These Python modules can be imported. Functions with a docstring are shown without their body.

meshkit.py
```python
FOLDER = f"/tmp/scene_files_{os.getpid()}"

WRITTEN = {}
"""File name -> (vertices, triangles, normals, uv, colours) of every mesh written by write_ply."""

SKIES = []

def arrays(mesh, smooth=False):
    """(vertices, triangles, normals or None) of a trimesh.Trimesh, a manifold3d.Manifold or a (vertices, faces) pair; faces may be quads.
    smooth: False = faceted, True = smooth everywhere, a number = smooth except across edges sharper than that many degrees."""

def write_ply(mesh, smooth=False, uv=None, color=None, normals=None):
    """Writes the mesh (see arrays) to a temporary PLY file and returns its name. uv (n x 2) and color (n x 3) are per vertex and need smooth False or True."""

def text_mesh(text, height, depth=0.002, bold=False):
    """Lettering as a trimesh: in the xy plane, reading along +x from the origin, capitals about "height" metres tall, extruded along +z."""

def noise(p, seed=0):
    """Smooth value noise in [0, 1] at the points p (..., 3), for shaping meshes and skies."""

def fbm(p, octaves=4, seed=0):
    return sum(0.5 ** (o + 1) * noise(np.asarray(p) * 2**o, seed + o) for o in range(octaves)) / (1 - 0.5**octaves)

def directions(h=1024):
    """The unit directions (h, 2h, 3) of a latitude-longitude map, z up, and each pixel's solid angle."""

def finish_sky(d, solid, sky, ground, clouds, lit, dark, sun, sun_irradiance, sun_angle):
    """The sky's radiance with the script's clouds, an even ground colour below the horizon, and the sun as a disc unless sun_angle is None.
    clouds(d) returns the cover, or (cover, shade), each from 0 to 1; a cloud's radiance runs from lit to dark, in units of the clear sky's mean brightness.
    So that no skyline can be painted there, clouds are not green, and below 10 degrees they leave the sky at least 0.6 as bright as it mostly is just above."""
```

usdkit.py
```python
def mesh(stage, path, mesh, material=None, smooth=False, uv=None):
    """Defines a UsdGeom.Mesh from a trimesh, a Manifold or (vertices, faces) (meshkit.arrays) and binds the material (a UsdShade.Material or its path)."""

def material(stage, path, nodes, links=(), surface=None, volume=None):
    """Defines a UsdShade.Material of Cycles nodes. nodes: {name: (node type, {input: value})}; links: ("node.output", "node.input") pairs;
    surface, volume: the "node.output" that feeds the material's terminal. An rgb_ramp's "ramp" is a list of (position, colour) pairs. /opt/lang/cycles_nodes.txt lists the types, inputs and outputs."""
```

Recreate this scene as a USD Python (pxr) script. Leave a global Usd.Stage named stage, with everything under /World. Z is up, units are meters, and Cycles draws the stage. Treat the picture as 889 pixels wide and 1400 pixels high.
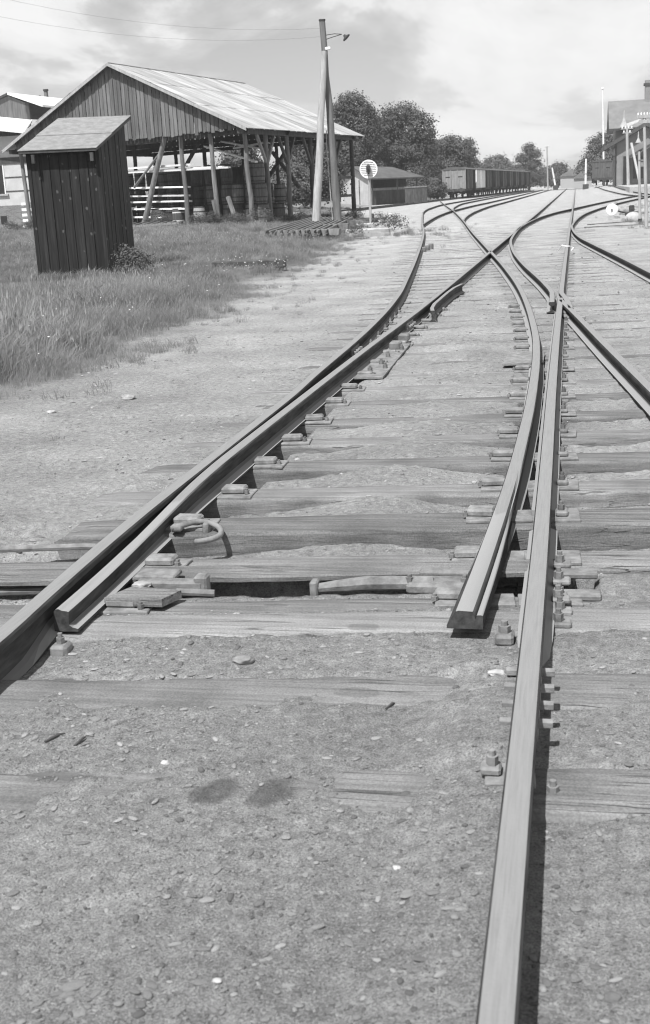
import math, random
import numpy as np, trimesh, usdkit, meshkit
import shapely.geometry as sg
from pxr import Usd, UsdGeom, UsdLux, UsdShade, Gf, Sdf, Vt

stage = Usd.Stage.CreateInMemory()
UsdGeom.SetStageUpAxis(stage, "Z"); UsdGeom.SetStageMetersPerUnit(stage, 1.0)
UsdGeom.Xform.Define(stage, "/World")
rnd = random.Random(11); rng = np.random.default_rng(11)

# ---------------------------------------------------------------- camera
EYE = np.array([0.0, 0.0, 1.42])
FOC, PW, PH = 1667.0, 889.0, 1400.0
ROLL, VX, VY = 0.05, 786.0, 247.0
def camera_axes():
    d = np.array([VX - PW/2, -(VY - PH/2), -FOC]); d /= np.linalg.norm(d)
    u = np.array([math.cos(ROLL), math.sin(ROLL), 0])
    n = np.cross(u, d); n /= np.linalg.norm(n)
    if n[1] < 0: n = -n
    return np.stack([np.cross(d, n), d, n])      # camera -> world
CM = camera_axes()
cam = UsdGeom.Camera.Define(stage, "/World/camera")
AP = 56.0
cam.CreateHorizontalApertureAttr(AP); cam.CreateVerticalApertureAttr(AP*1400/889)
cam.CreateFocalLengthAttr(FOC/PW*AP)
cam.CreateClippingRangeAttr((0.1, 6000.0))
cam.CreateFStopAttr(20.0); cam.CreateFocusDistanceAttr(7.5)
cam.CreateExposureAttr(0.42)
cam.AddTransformOp().Set(Gf.Matrix4d(*[float(v) for v in (*CM[:,0],0,*CM[:,1],0,*CM[:,2],0,*EYE,1)]))

# ---------------------------------------------------------------- sun and sky
SUN = np.array([-0.19, -0.58, 1.0]); SUN /= np.linalg.norm(SUN)
sun = UsdLux.DistantLight.Define(stage, "/World/sun")
sun.CreateIntensityAttr(1.2); sun.CreateAngleAttr(0.6); sun.CreateNormalizeAttr(True); sun.CreateColorAttr(Gf.Vec3f(1, 1, 1))
_z = SUN; _x = np.cross([0, 0, 1], _z); _x /= np.linalg.norm(_x); _y = np.cross(_z, _x)
sun.AddTransformOp().Set(Gf.Matrix4d(*[float(v) for v in (*_x,0,*_y,0,*_z,0,0,0,60,1)]))
sky_mat = usdkit.material(stage, "/World/Looks/sky_look", {
    "sky": ("sky_texture", {"sky_type": "single_scattering", "sun_disc": False, "sun_elevation": float(math.asin(SUN[2])), "sun_rotation": float(math.atan2(SUN[0], SUN[1]))}),
    "bw": ("rgb_to_bw", {}),
    "tc": ("texture_coordinate", {}),
    "sep": ("separate_xyz", {}),
    "za": ("math", {"math_type": "add", "value2": 0.30}),
    "zm": ("math", {"math_type": "maximum", "value2": 0.06}),
    "u": ("math", {"math_type": "divide"}), "v": ("math", {"math_type": "divide"}),
    "pl": ("combine_xyz", {"z": 0.0}),
    "n": ("noise_texture", {"scale": 2.3, "detail": 10.0, "roughness": 0.55, "distortion": 0.25}),
    "mp": ("mapping", {"mapping_type": "point", "location": (7.7, 3.1, 0.0), "scale": (1.0, 0.8, 1.0)}),
    "r": ("rgb_ramp", {"ramp": [(0.0, (0, 0, 0)), (0.42, (0.0,)*3), (0.50, (0.35,)*3), (0.54, (0.8,)*3), (0.62, (1.0,)*3), (1.0, (1, 1, 1))]}),
    "lift": ("math", {"math_type": "multiply_add", "value2": 0.86, "value3": 0.0}),
    "mix": ("mix", {"color2": (7.0, 7.0, 7.0)}),
    "bg": ("background_shader", {"strength": 0.1}),
}, [("sky.color", "bw.color"), ("tc.generated", "sep.vector"), ("sep.z", "za.value1"), ("za.value", "zm.value1"),
    ("sep.x", "u.value1"), ("zm.value", "u.value2"), ("sep.y", "v.value1"), ("zm.value", "v.value2"), ("u.value", "pl.x"), ("v.value", "pl.y"),
    ("pl.vector", "mp.vector"), ("mp.vector", "n.vector"), ("n.fac", "r.fac"), ("r.color", "mix.fac"),
    ("bw.val", "lift.value1"), ("lift.value", "mix.color1"), ("mix.color", "bg.color")], surface="bg.background")
dome = UsdLux.DomeLight.Define(stage, "/World/sky"); dome.CreateIntensityAttr(1.0)
UsdShade.MaterialBindingAPI.Apply(dome.GetPrim()).Bind(sky_mat)
dome.GetPrim().SetCustomDataByKey("kind", "structure")

# ---------------------------------------------------------------- helpers
def ray(px, py):
    v = CM @ np.array([px - PW/2, -(py - PH/2), -FOC]); return v
def G(px, py, z=0.0):                       # point of the plane of height z
    v = ray(px, py); return EYE + v*((z - EYE[2])/v[2])
def P(px, py, d):                           # point d metres down the line
    v = ray(px, py); return EYE + v*(d/v[1])
counts = {}
def path_for(name, parent=None):
    base = (str(parent.GetPath()) if parent is not None else "/World") + "/"
    k = counts.get(base + name, -1) + 1; counts[base + name] = k
    return base + (name if k == 0 else f"{name}_{k:03d}")
def keys(p, label=None, cat=None, group=None, kind=None):
    for k, v in (("label", label), ("category", cat), ("group", group), ("kind", kind)):
        if v: p.SetCustomDataByKey(k, v)
    return p
def thing(name, label, cat, loc=(0, 0, 0), rotz=0.0, group=None, scale=None):
    x = UsdGeom.Xform.Define(stage, path_for(name)); x.AddTranslateOp().Set(Gf.Vec3d(*map(float, loc)))
    if rotz: x.AddRotateZOp().Set(float(math.degrees(rotz)))
    if scale is not None: x.AddScaleOp().Set(Gf.Vec3f(*map(float, scale)))
    return keys(x.GetPrim(), label, cat, group)
def obj(name, mesh, m, parent=None, smooth=False, label=None, cat=None, group=None, kind=None, scalars=None):
    if isinstance(mesh, list): mesh = cat_(mesh)
    p = usdkit.mesh(stage, path_for(name, parent), mesh, m, smooth=smooth)
    if scalars:
        for k, v in scalars.items():
            UsdGeom.PrimvarsAPI(p).CreatePrimvar(k, Sdf.ValueTypeNames.FloatArray, "vertex").Set(Vt.FloatArray.FromNumpy(np.asarray(v, np.float32)))
    return keys(p.GetPrim(), label, cat, group, kind)
def copy_of(src, loc, rotz=0.0, label=None, group=None, scale=None):
    was = src.GetCustomData(); name = src.GetName().rstrip("0123456789").rstrip("_")
    t = thing(name, label or was["label"], was["category"], loc, rotz, group or was.get("group"), scale)
    t.GetReferences().AddInternalReference(src.GetPath())
    t.SetInstanceable(True)
    return t
def cat_(ms): return trimesh.util.concatenate(ms)
def box(c, s, rz=0.0, jitter=0.0):
    m = trimesh.creation.box(s)
    if jitter: m.vertices += rng.normal(0, jitter, m.vertices.shape)
    if rz: m.apply_transform(trimesh.transformations.rotation_matrix(rz, [0, 0, 1]))
    m.apply_translation(c); return m
def frame_to(p0, p1, up=(0, 0, 1)):
    p0, p1 = np.asarray(p0, float), np.asarray(p1, float)
    t = p1 - p0; L = np.linalg.norm(t); t /= L
    s = np.cross(up, t)
    if np.linalg.norm(s) < 1e-6: s = np.cross((0, 1, 0), t)
    s /= np.linalg.norm(s); n = np.cross(t, s)
    T = np.eye(4); T[:3, 0], T[:3, 1], T[:3, 2], T[:3, 3] = t, s, n, (p0 + p1)/2
    return T, L
def beam(p0, p1, w, d, jitter=0.0, up=(0, 0, 1)):          # w across, d along up
    T, L = frame_to(p0, p1, up); m = trimesh.creation.box((L, w, d))
    if jitter: m.vertices += rng.normal(0, jitter, m.vertices.shape)
    m.apply_transform(T); return m
def pole(p0, p1, r0, r1, n=10, segs=5, wob=0.0):
    p0, p1 = np.asarray(p0, float), np.asarray(p1, float)
    t = np.linspace(0, 1, segs + 1)[:, None]; c = p0 + (p1 - p0)*t
    if wob: c[1:-1] += rng.normal(0, wob, (segs - 1, 3))
    return tube(c, r0 + (r1 - r0)*t[:, 0], n)
def tube(c, r, n=8, cap=True):
    c = np.asarray(c, float); r = np.broadcast_to(r, (len(c),))
    t = np.gradient(c, axis=0); t /= np.linalg.norm(t, axis=1, keepdims=True)
    a = np.cross(t, [0.3, 0.2, 1.0] if abs(t[0, 2]) < 0.9 else [1.0, 0.1, 0.0]); a /= np.linalg.norm(a, axis=1, keepdims=True)
    b = np.cross(t, a); ang = np.arange(n)*2*np.pi/n
    v = c[:, None] + r[:, None, None]*(np.cos(ang)[None, :, None]*a[:, None] + np.sin(ang)[None, :, None]*b[:, None])
    V = v.reshape(-1, 3); F = []
    for i in range(len(c) - 1):
        for j in range(n):
            q = [i*n + j, i*n + (j+1) % n, (i+1)*n + (j+1) % n, (i+1)*n + j]; F += [q[:3][::-1], [q[0], q[3], q[2]]]
    if cap:
        V = np.vstack([V, c[0], c[-1]]); k = len(V)
        for j in range(n):
            F += [[k-2, j, (j+1) % n], [k-1, (len(c)-1)*n + (j+1) % n, (len(c)-1)*n + j]]
    m = trimesh.Trimesh(V, F, process=False); m.fix_normals(); return m
def lathe(prof, n=16):
    prof = np.asarray(prof, float); ang = np.arange(n)*2*np.pi/n
    V = np.stack([prof[:, 0, None]*np.cos(ang), prof[:, 0, None]*np.sin(ang), np.repeat(prof[:, 1, None], n, 1)], -1).reshape(-1, 3); F = []
    for i in range(len(prof) - 1):
        for j in range(n):
            a, b, c_, d = i*n + j, i*n + (j+1) % n, (i+1)*n + (j+1) % n, (i+1)*n + j
            F += [[a, b, c_], [a, c_, d]]
    return trimesh.Trimesh(V, F, process=False)
def prism(poly, p0, ax, ay, depth):          # polygon (2D) in axes ax, ay from p0, extruded along ax x ay
    m = trimesh.creation.extrude_polygon(sg.Polygon(poly), depth, engine="earcut")
    T = np.eye(4); T[:3, 0], T[:3, 1] = ax, ay; T[:3, 2] = np.cross(ax, ay); T[:3, 3] = p0
    m.apply_transform(T); return m
def moved(m, loc=(0, 0, 0), rz=0.0):
    m = m.copy()
    if rz: m.apply_transform(trimesh.transformations.rotation_matrix(rz, [0, 0, 1]))
    m.apply_translation(loc); return m
def sst(a, b, x): t = np.clip((x - a)/(b - a), 0, 1); return t*t*(3 - 2*t)
def fb(x, y, s, o=4, seed=0): return meshkit.fbm(np.stack([x*s, y*s, np.full_like(x, 0.37)], -1), o, seed)
def bolt(x, y, z, r=0.016, h=0.035):
    m = trimesh.creation.cylinder(r, h, sections=6); m.apply_translation((x, y, z + h/2))
    k = trimesh.creation.cylinder(r*0.55, h*0.6, sections=8); k.apply_translation((x, y, z + h*1.25))
    return cat_([m, k])
def chamfer_box(s, c=(0, 0, 0), b=0.006, rz=0.0):
    x, y, z = np.array(s)/2; pts = []
    for sx in (-1, 1):
        for sy in (-1, 1):
            for sz in (-1, 1):
                pts += [(sx*(x-b), sy*(y-b), sz*z), (sx*(x-b), sy*y, sz*(z-b)), (sx*x, sy*(y-b), sz*(z-b))]
    m = trimesh.convex.convex_hull(np.array(pts))
    if rz: m.apply_transform(trimesh.transformations.rotation_matrix(rz, [0, 0, 1]))
    m.apply_translation(c); return m

# ---------------------------------------------------------------- materials (a black-and-white photograph: every tone is grey)
def g3(v): return (v, v, v)
def mat(name, lo, hi, scale=(4, 4, 4), detail=6.0, rough=0.85, bump=0.0, bscale=None, rand=0.0, mid=None, spec=0.3, island=False, space="object", contrast=0.2):
    bscale = bscale or [s*2.5 for s in scale]
    N = {"tc": ("texture_coordinate", {}), "ge": ("geometry", {}), "mp": ("mapping", {"mapping_type": "point", "scale": scale}),
         "n": ("noise_texture", {"scale": 1.0, "detail": detail, "roughness": 0.62}),
         "r": ("rgb_ramp", {"ramp": [(0.5 - contrast, g3(lo)), (0.5, g3(mid if mid is not None else (lo+hi)/2)), (0.5 + contrast, g3(hi))]}),
         "p": ("principled_bsdf", {"roughness": rough, "specular_ior_level": spec})}
    src = "tc.object" if space == "object" else "ge.position"
    L = [(src, "mp.vector"), ("mp.vector", "n.vector"), ("n.fac", "r.fac")]
    out = "r.color"
    if rand:
        N["oi"] = ("object_info", {}); N["rr"] = ("rgb_ramp", {"ramp": [(0, g3(1 - rand)), (1, g3(1 + rand*0.7))]})
        N["mx"] = ("mix", {"mix_type": "multiply", "fac": 1.0})
        L += [("ge.random_per_island" if island else "oi.random", "rr.fac"), (out, "mx.color1"), ("rr.color", "mx.color2")]; out = "mx.color"
    L.append((out, "p.base_color"))
    if bump:
        N["mb"] = ("mapping", {"mapping_type": "point", "scale": tuple(bscale)}); N["nb"] = ("noise_texture", {"scale": 1.0, "detail": 5.0, "roughness": 0.6})
        N["b"] = ("bump", {"strength": 1.0, "distance": bump})
        L += [(src, "mb.vector"), ("mb.vector", "nb.vector"), ("nb.fac", "b.height"), ("b.normal", "p.normal")]
    return usdkit.material(stage, "/World/Looks/" + name, N, L, surface="p.BSDF")
M = {}
def sleeper_mat(name, lo, mid, hi, crack):
    N = {
    "ge": ("geometry", {}), "oi": ("object_info", {}), "m1": ("mapping", {"mapping_type": "point", "scale": (1.2, 38, 38)}), "m2": ("mapping", {"mapping_type": "point", "scale": (0.45, 17, 17)}), "m3": ("mapping", {"mapping_type": "point", "scale": (3, 3, 3)}),
    "n1": ("noise_texture", {"scale": 1.0, "detail": 7.0, "roughness": 0.6}), "n2": ("noise_texture", {"scale": 1.0, "detail": 3.0, "roughness": 0.5, "distortion": 0.1}), "n3": ("noise_texture", {"scale": 1.0, "detail": 5.0}),
    "n4": ("noise_texture", {"scale": 160.0, "detail": 3.0}), "r4": ("rgb_ramp", {"ramp": [(0.3, g3(0.75)), (0.7, g3(1.2))]}),
    "r1": ("rgb_ramp", {"ramp": [(0.3, g3(lo)), (0.5, g3(mid)), (0.7, g3(hi))]}), "ck": ("rgb_ramp", {"ramp": [(0, g3(1)), (0.49, g3(1)), (0.5, g3(crack)), (0.51, g3(1)), (1, g3(1))]}),
    "r3": ("rgb_ramp", {"ramp": [(0.3, g3(0.7)), (0.6, g3(1.12))]}), "ro": ("rgb_ramp", {"ramp": [(0, g3(0.8)), (1, g3(1.15))]}),
    "cm": ("mix", {"mix_type": "mix", "color1": g3(1)}), "cf": ("rgb_ramp", {"ramp": [(0.45, g3(0)), (0.6, g3(1))]}),
    "a": ("mix", {"mix_type": "multiply", "fac": 1.0}), "b_": ("mix", {"mix_type": "multiply", "fac": 1.0}), "c_": ("mix", {"mix_type": "multiply", "fac": 1.0}), "d_": ("mix", {"mix_type": "multiply", "fac": 1.0}),
    "h": ("math", {"math_type": "multiply_add", "value2": 0.8}), "b": ("bump", {"strength": 1.0, "distance": 0.008}), "p": ("principled_bsdf", {"roughness": 0.95, "specular_ior_level": 0.15})}
    L = [("ge.position", "m1.vector"), ("ge.position", "m2.vector"), ("ge.position", "m3.vector"), ("ge.position", "n4.vector"), ("m1.vector", "n1.vector"), ("m2.vector", "n2.vector"), ("m3.vector", "n3.vector"),
     ("n1.fac", "r1.fac"), ("n2.fac", "ck.fac"), ("n3.fac", "r3.fac"), ("n3.fac", "cf.fac"), ("cf.color", "cm.fac"), ("ck.color", "cm.color2"), ("oi.random", "ro.fac"), ("n4.fac", "r4.fac"),
     ("r1.color", "a.color1"), ("cm.color", "a.color2"), ("a.color", "b_.color1"), ("r3.color", "b_.color2"), ("b_.color", "c_.color1"), ("ro.color", "c_.color2"), ("c_.color", "d_.color1"), ("r4.color", "d_.color2"), ("d_.color", "st.color1"), ("st.color", "p.base_color"),
     ("n1.fac", "h.value1"), ("cm.color", "h.value3"), ("h.value", "b.height"), ("b.normal", "p.normal")]
    N["st"] = ("mix", {"color2": g3(0.075)}); prev = None
    N["sn"] = ("noise_texture", {"scale": 14.0, "detail": 4.0}); L.append(("ge.position", "sn.vector"))
    for k, (cx, cy, rx, ry, amt) in enumerate(STAINS):
        N[f"s{k}"] = ("mapping", {"mapping_type": "point", "scale": (1/rx, 1/ry, 0.0), "location": (-cx/rx, -cy/ry, 0.0)}); N[f"g{k}"] = ("gradient_texture", {"gradient_type": "spherical"})
        N[f"a{k}"] = ("math", {"math_type": "multiply_add", "value2": 0.9}); N[f"q{k}"] = ("rgb_ramp", {"ramp": [(0.66, g3(0)), (0.80, g3(amt)), (1.0, g3(amt))]}); N[f"w{k}"] = ("math", {"math_type": "maximum", "value2": 0.0})
        L += [("ge.position", f"s{k}.vector"), (f"s{k}.vector", f"g{k}.vector"), ("sn.fac", f"a{k}.value1"), (f"g{k}.fac", f"a{k}.value3"), (f"a{k}.value", f"q{k}.fac"), (f"q{k}.color", f"w{k}.value1")]
        if prev: L.append((prev, f"w{k}.value2"))
        prev = f"w{k}.value"
    L.append((prev, "st.fac"))
    return usdkit.material(stage, "/World/Looks/" + name, N, L, surface="p.BSDF")
STAINS = [(-.85, 2.60, .085, .085, .6), (-.71, 2.60, .075, .10, .62), (-.99, 2.57, .05, .03, .6), (-1.3, 2.66, .12, .035, .5), (-.84, 3.72, .07, .03, .45), (-.69, 3.80, .075, .05, .45), (-.62, 3.26, .09, .045, .4), (-1.05, 4.02, .06, .02, .5), (-.55, 2.57, .05, .025, .5)]
M["tie_wood"] = sleeper_mat("weathered_sleeper", 0.13, 0.19, 0.25, 0.3)
M["dark_tie"] = sleeper_mat("dark_sleeper", 0.115, 0.17, 0.23, 0.25)
M["dusty_tie"] = sleeper_mat("dusty_sleeper", 0.155, 0.20, 0.245, 0.35)
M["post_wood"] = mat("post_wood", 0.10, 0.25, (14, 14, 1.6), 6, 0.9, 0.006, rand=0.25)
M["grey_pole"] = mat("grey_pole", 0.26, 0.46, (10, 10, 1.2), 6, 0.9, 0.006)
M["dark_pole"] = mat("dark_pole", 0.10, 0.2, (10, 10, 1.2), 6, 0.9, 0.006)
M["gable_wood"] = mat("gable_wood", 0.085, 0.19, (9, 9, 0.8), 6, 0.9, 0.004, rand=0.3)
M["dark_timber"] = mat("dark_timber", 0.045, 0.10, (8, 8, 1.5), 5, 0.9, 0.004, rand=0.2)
M["new_lumber"] = mat("new_lumber", 0.74, 0.86, (3, 3, 12), 4, 0.8, 0.0, rand=0.15)
M["hut_wood"] = mat("hut_wood", 0.030, 0.062, (9, 9, 1.0), 7, 0.75, 0.003, (60, 60, 3), rand=0.22, mid=0.04)
M["hut_chip"] = mat("hut_chip", 0.16, 0.3, (30, 30, 30), 3, 0.9)
M["hut_roof"] = mat("hut_roof", 0.17, 0.28, (7, 7, 7), 6, 0.95, 0.004, (90, 90, 90), rand=0.06)
M["roof_sheet"] = mat("roof_sheet", 0.22, 0.52, (0.5, 2.6, 0.8), 7, 0.75, 0.006, rand=0.22, mid=0.38, space="world")
M["iron"] = mat("iron", 0.10, 0.24, (14, 14, 14), 6, 0.8, 0.002, (90, 90, 90), rand=0.15, mid=0.17)
M["pale_iron"] = mat("pale_iron", 0.11, 0.28, (18, 18, 18), 6, 0.8, 0.003, (70, 70, 70), rand=0.1)
M["dark_iron"] = mat("dark_iron", 0.03, 0.08, (12, 12, 12), 5, 0.75, 0.002)
M["barrel_wood"] = mat("barrel_wood", 0.06, 0.17, (16, 16, 2), 6, 0.85, 0.003, rand=0.5)
M["barrel_pale"] = mat("barrel_pale", 0.2, 0.4, (16, 16, 2), 6, 0.85, 0.003, rand=0.2)
M["hoop"] = mat("hoop", 0.03, 0.08, (12, 12, 12), 4, 0.7, rand=0.3)
M["hoop_pale"] = mat("hoop_pale", 0.5, 0.65, (12, 12, 12), 4, 0.7)
M["white_paint"] = mat("white_paint", 0.68, 0.85, (5, 5, 5), 5, 0.7)
M["plaster"] = mat("plaster", 0.42, 0.58, (1.2, 1.2, 1.2), 6, 0.95, 0.004)
M["brick"] = mat("brick", 0.12, 0.22, (6, 6, 6), 5, 0.95, rand=0.25)
M["mortar"] = mat("mortar", 0.2, 0.28, (6, 6, 6), 5, 0.95)
M["wagon_side"] = mat("wagon_side", 0.022, 0.05, (4, 4, 1), 5, 0.8, rand=0.25)
M["wagon_end"] = mat("wagon_end", 0.19, 0.28, (4, 4, 1), 5, 0.8)
M["station_wall"] = mat("station_wall", 0.20, 0.27, (1, 1, 1), 6, 0.95)
M["dark_roof"] = mat("dark_roof", 0.07, 0.12, (1, 1, 1), 6, 0.9)
M["station_roof"] = mat("station_roof", 0.14, 0.20, (1, 1, 1), 6, 0.8)
M["dark_window"] = mat("dark_window", 0.015, 0.03, (1, 1, 1), 2, 0.25, spec=0.5)
M["stone"] = mat("stone", 0.22, 0.42, (25, 25, 25), 5, 0.9, 0.003, rand=0.35)
M["pale_stone"] = mat("pale_stone", 0.28, 0.48, (25, 25, 25), 5, 0.9, 0.002)
M["dark_stone"] = mat("dark_stone", 0.09, 0.18, (25, 25, 25), 5, 0.9, 0.002)
M["concrete"] = mat("concrete", 0.3, 0.45, (8, 8, 8), 6, 0.95, 0.004)
M["bark"] = mat("bark", 0.06, 0.14, (6, 6, 1), 5, 0.95, 0.01)

def rail_mat(name, lo, hi, top):             # rusty flanks with shade painted in, lighter upward faces, running surface polished by wheels
    return usdkit.material(stage, "/World/Looks/" + name, {
        "ge": ("geometry", {}), "tc": ("texture_coordinate", {}), "sn": ("separate_xyz", {}), "sp": ("separate_xyz", {}),
        "mp": ("mapping", {"mapping_type": "point", "scale": (30, 4, 30)}), "n": ("noise_texture", {"scale": 1.0, "detail": 7.0, "roughness": 0.65}),
        "r": ("rgb_ramp", {"ramp": [(0.3, g3(lo)), (0.7, g3(hi))]}), "rt": ("rgb_ramp", {"ramp": [(0.3, g3(top*0.84)), (0.5, g3(top)), (0.7, g3(top*1.1))]}), "mt": ("mapping", {"mapping_type": "point", "scale": (160, 5, 1)}), "nt": ("noise_texture", {"scale": 1.0, "detail": 6.0, "roughness": 0.7}),
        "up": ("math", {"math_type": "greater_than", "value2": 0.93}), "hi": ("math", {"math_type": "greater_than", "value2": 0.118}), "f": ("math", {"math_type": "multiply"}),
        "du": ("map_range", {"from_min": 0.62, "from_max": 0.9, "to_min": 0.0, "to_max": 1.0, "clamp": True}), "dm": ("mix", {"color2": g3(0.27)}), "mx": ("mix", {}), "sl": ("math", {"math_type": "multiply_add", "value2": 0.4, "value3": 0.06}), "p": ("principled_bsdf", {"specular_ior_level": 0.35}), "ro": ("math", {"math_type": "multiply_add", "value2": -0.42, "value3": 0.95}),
        "me": ("math", {"math_type": "multiply", "value2": 0.25}),
        "nb": ("noise_texture", {"scale": 120.0, "detail": 3.0}), "b": ("bump", {"strength": 0.6, "distance": 0.0015})},
        [("ge.position", "sp.vector"), ("ge.position", "mp.vector"), ("mp.vector", "n.vector"), ("n.fac", "r.fac"), ("ge.position", "mt.vector"), ("mt.vector", "nt.vector"), ("nt.fac", "rt.fac"), ("ge.true_normal", "sn.vector"),
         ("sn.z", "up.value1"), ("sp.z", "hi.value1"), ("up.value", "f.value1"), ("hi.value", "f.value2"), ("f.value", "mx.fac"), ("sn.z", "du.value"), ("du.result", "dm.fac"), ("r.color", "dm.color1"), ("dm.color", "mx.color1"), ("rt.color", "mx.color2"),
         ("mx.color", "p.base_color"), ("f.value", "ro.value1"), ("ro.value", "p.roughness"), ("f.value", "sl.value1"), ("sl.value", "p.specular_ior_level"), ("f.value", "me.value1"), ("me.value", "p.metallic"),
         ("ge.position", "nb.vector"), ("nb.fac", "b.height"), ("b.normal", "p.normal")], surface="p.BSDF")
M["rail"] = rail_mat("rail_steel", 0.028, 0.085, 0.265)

M["ground"] = usdkit.material(stage, "/World/Looks/sandy_ground", {
    "ge": ("geometry", {}), "soil": ("attribute", {"attribute": "soil"}), "stain": ("attribute", {"attribute": "stain"}), "pale": ("attribute", {"attribute": "pale"}),
    "n1": ("noise_texture", {"scale": 1.1, "detail": 8.0, "roughness": 0.6}), "n2": ("noise_texture", {"scale": 26.0, "detail": 8.0, "roughness": 0.72}),
    "n3": ("noise_texture", {"scale": 190.0, "detail": 6.0, "roughness": 0.75}), "vo": ("voronoi_texture", {"scale": 55.0}), "vs": ("voronoi_texture", {"scale": 16.0, "randomness": 1.0}),
    "r1": ("rgb_ramp", {"ramp": [(0.3, g3(0.25)), (0.5, g3(0.325)), (0.7, g3(0.41))]}),
    "r2": ("rgb_ramp", {"ramp": [(0.27, g3(0.36)), (0.41, g3(0.82)), (0.56, g3(1.06)), (0.74, g3(1.5))]}),
    "r3": ("rgb_ramp", {"ramp": [(0.3, g3(0.38)), (0.5, g3(1.0)), (0.68, g3(1.62))]}),
    "rv": ("rgb_ramp", {"ramp": [(0.0, g3(1.5)), (0.07, g3(1.45)), (0.1, g3(1.0)), (1.0, g3(1.0))]}),
    "m1": ("mix", {"mix_type": "multiply", "fac": 1.0}), "m2": ("mix", {"mix_type": "multiply", "fac": 1.0}), "m2b": ("mix", {"mix_type": "multiply", "fac": 0.6}), "m3": ("mix", {"color2": g3(0.19)}), "m4": ("mix", {"color2": g3(0.09)}),
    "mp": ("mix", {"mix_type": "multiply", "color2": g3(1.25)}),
    "so": ("math", {"math_type": "multiply"}), "rs": ("rgb_ramp", {"ramp": [(0.3, g3(0.5)), (0.6, g3(1.0))]}),
    "ad": ("math", {"math_type": "multiply_add", "value2": 0.5}), "p": ("principled_bsdf", {"roughness": 0.96, "specular_ior_level": 0.15, "diffuse_roughness": 0.6}),
    "b": ("bump", {"strength": 1.0, "distance": 0.042})},
    [("ge.position", "n1.vector"), ("ge.position", "n2.vector"), ("ge.position", "n3.vector"), ("ge.position", "vo.vector"), ("ge.position", "vs.vector"),
     ("n1.fac", "r1.fac"), ("n2.fac", "r2.fac"), ("n3.fac", "r3.fac"), ("vs.distance", "rv.fac"),
     ("r1.color", "m1.color1"), ("r2.color", "m1.color2"), ("m1.color", "m2.color1"), ("r3.color", "m2.color2"), ("m2.color", "m2b.color1"), ("rv.color", "m2b.color2"),
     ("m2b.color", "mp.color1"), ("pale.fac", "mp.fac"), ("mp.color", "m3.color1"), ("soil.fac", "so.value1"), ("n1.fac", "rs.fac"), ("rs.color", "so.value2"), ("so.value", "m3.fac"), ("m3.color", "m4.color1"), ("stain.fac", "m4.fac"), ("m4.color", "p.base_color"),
     ("n3.fac", "ad.value1"), ("n2.fac", "ad.value3"), ("ad.value", "b.height"), ("b.normal", "p.normal")], surface="p.BSDF")

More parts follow.
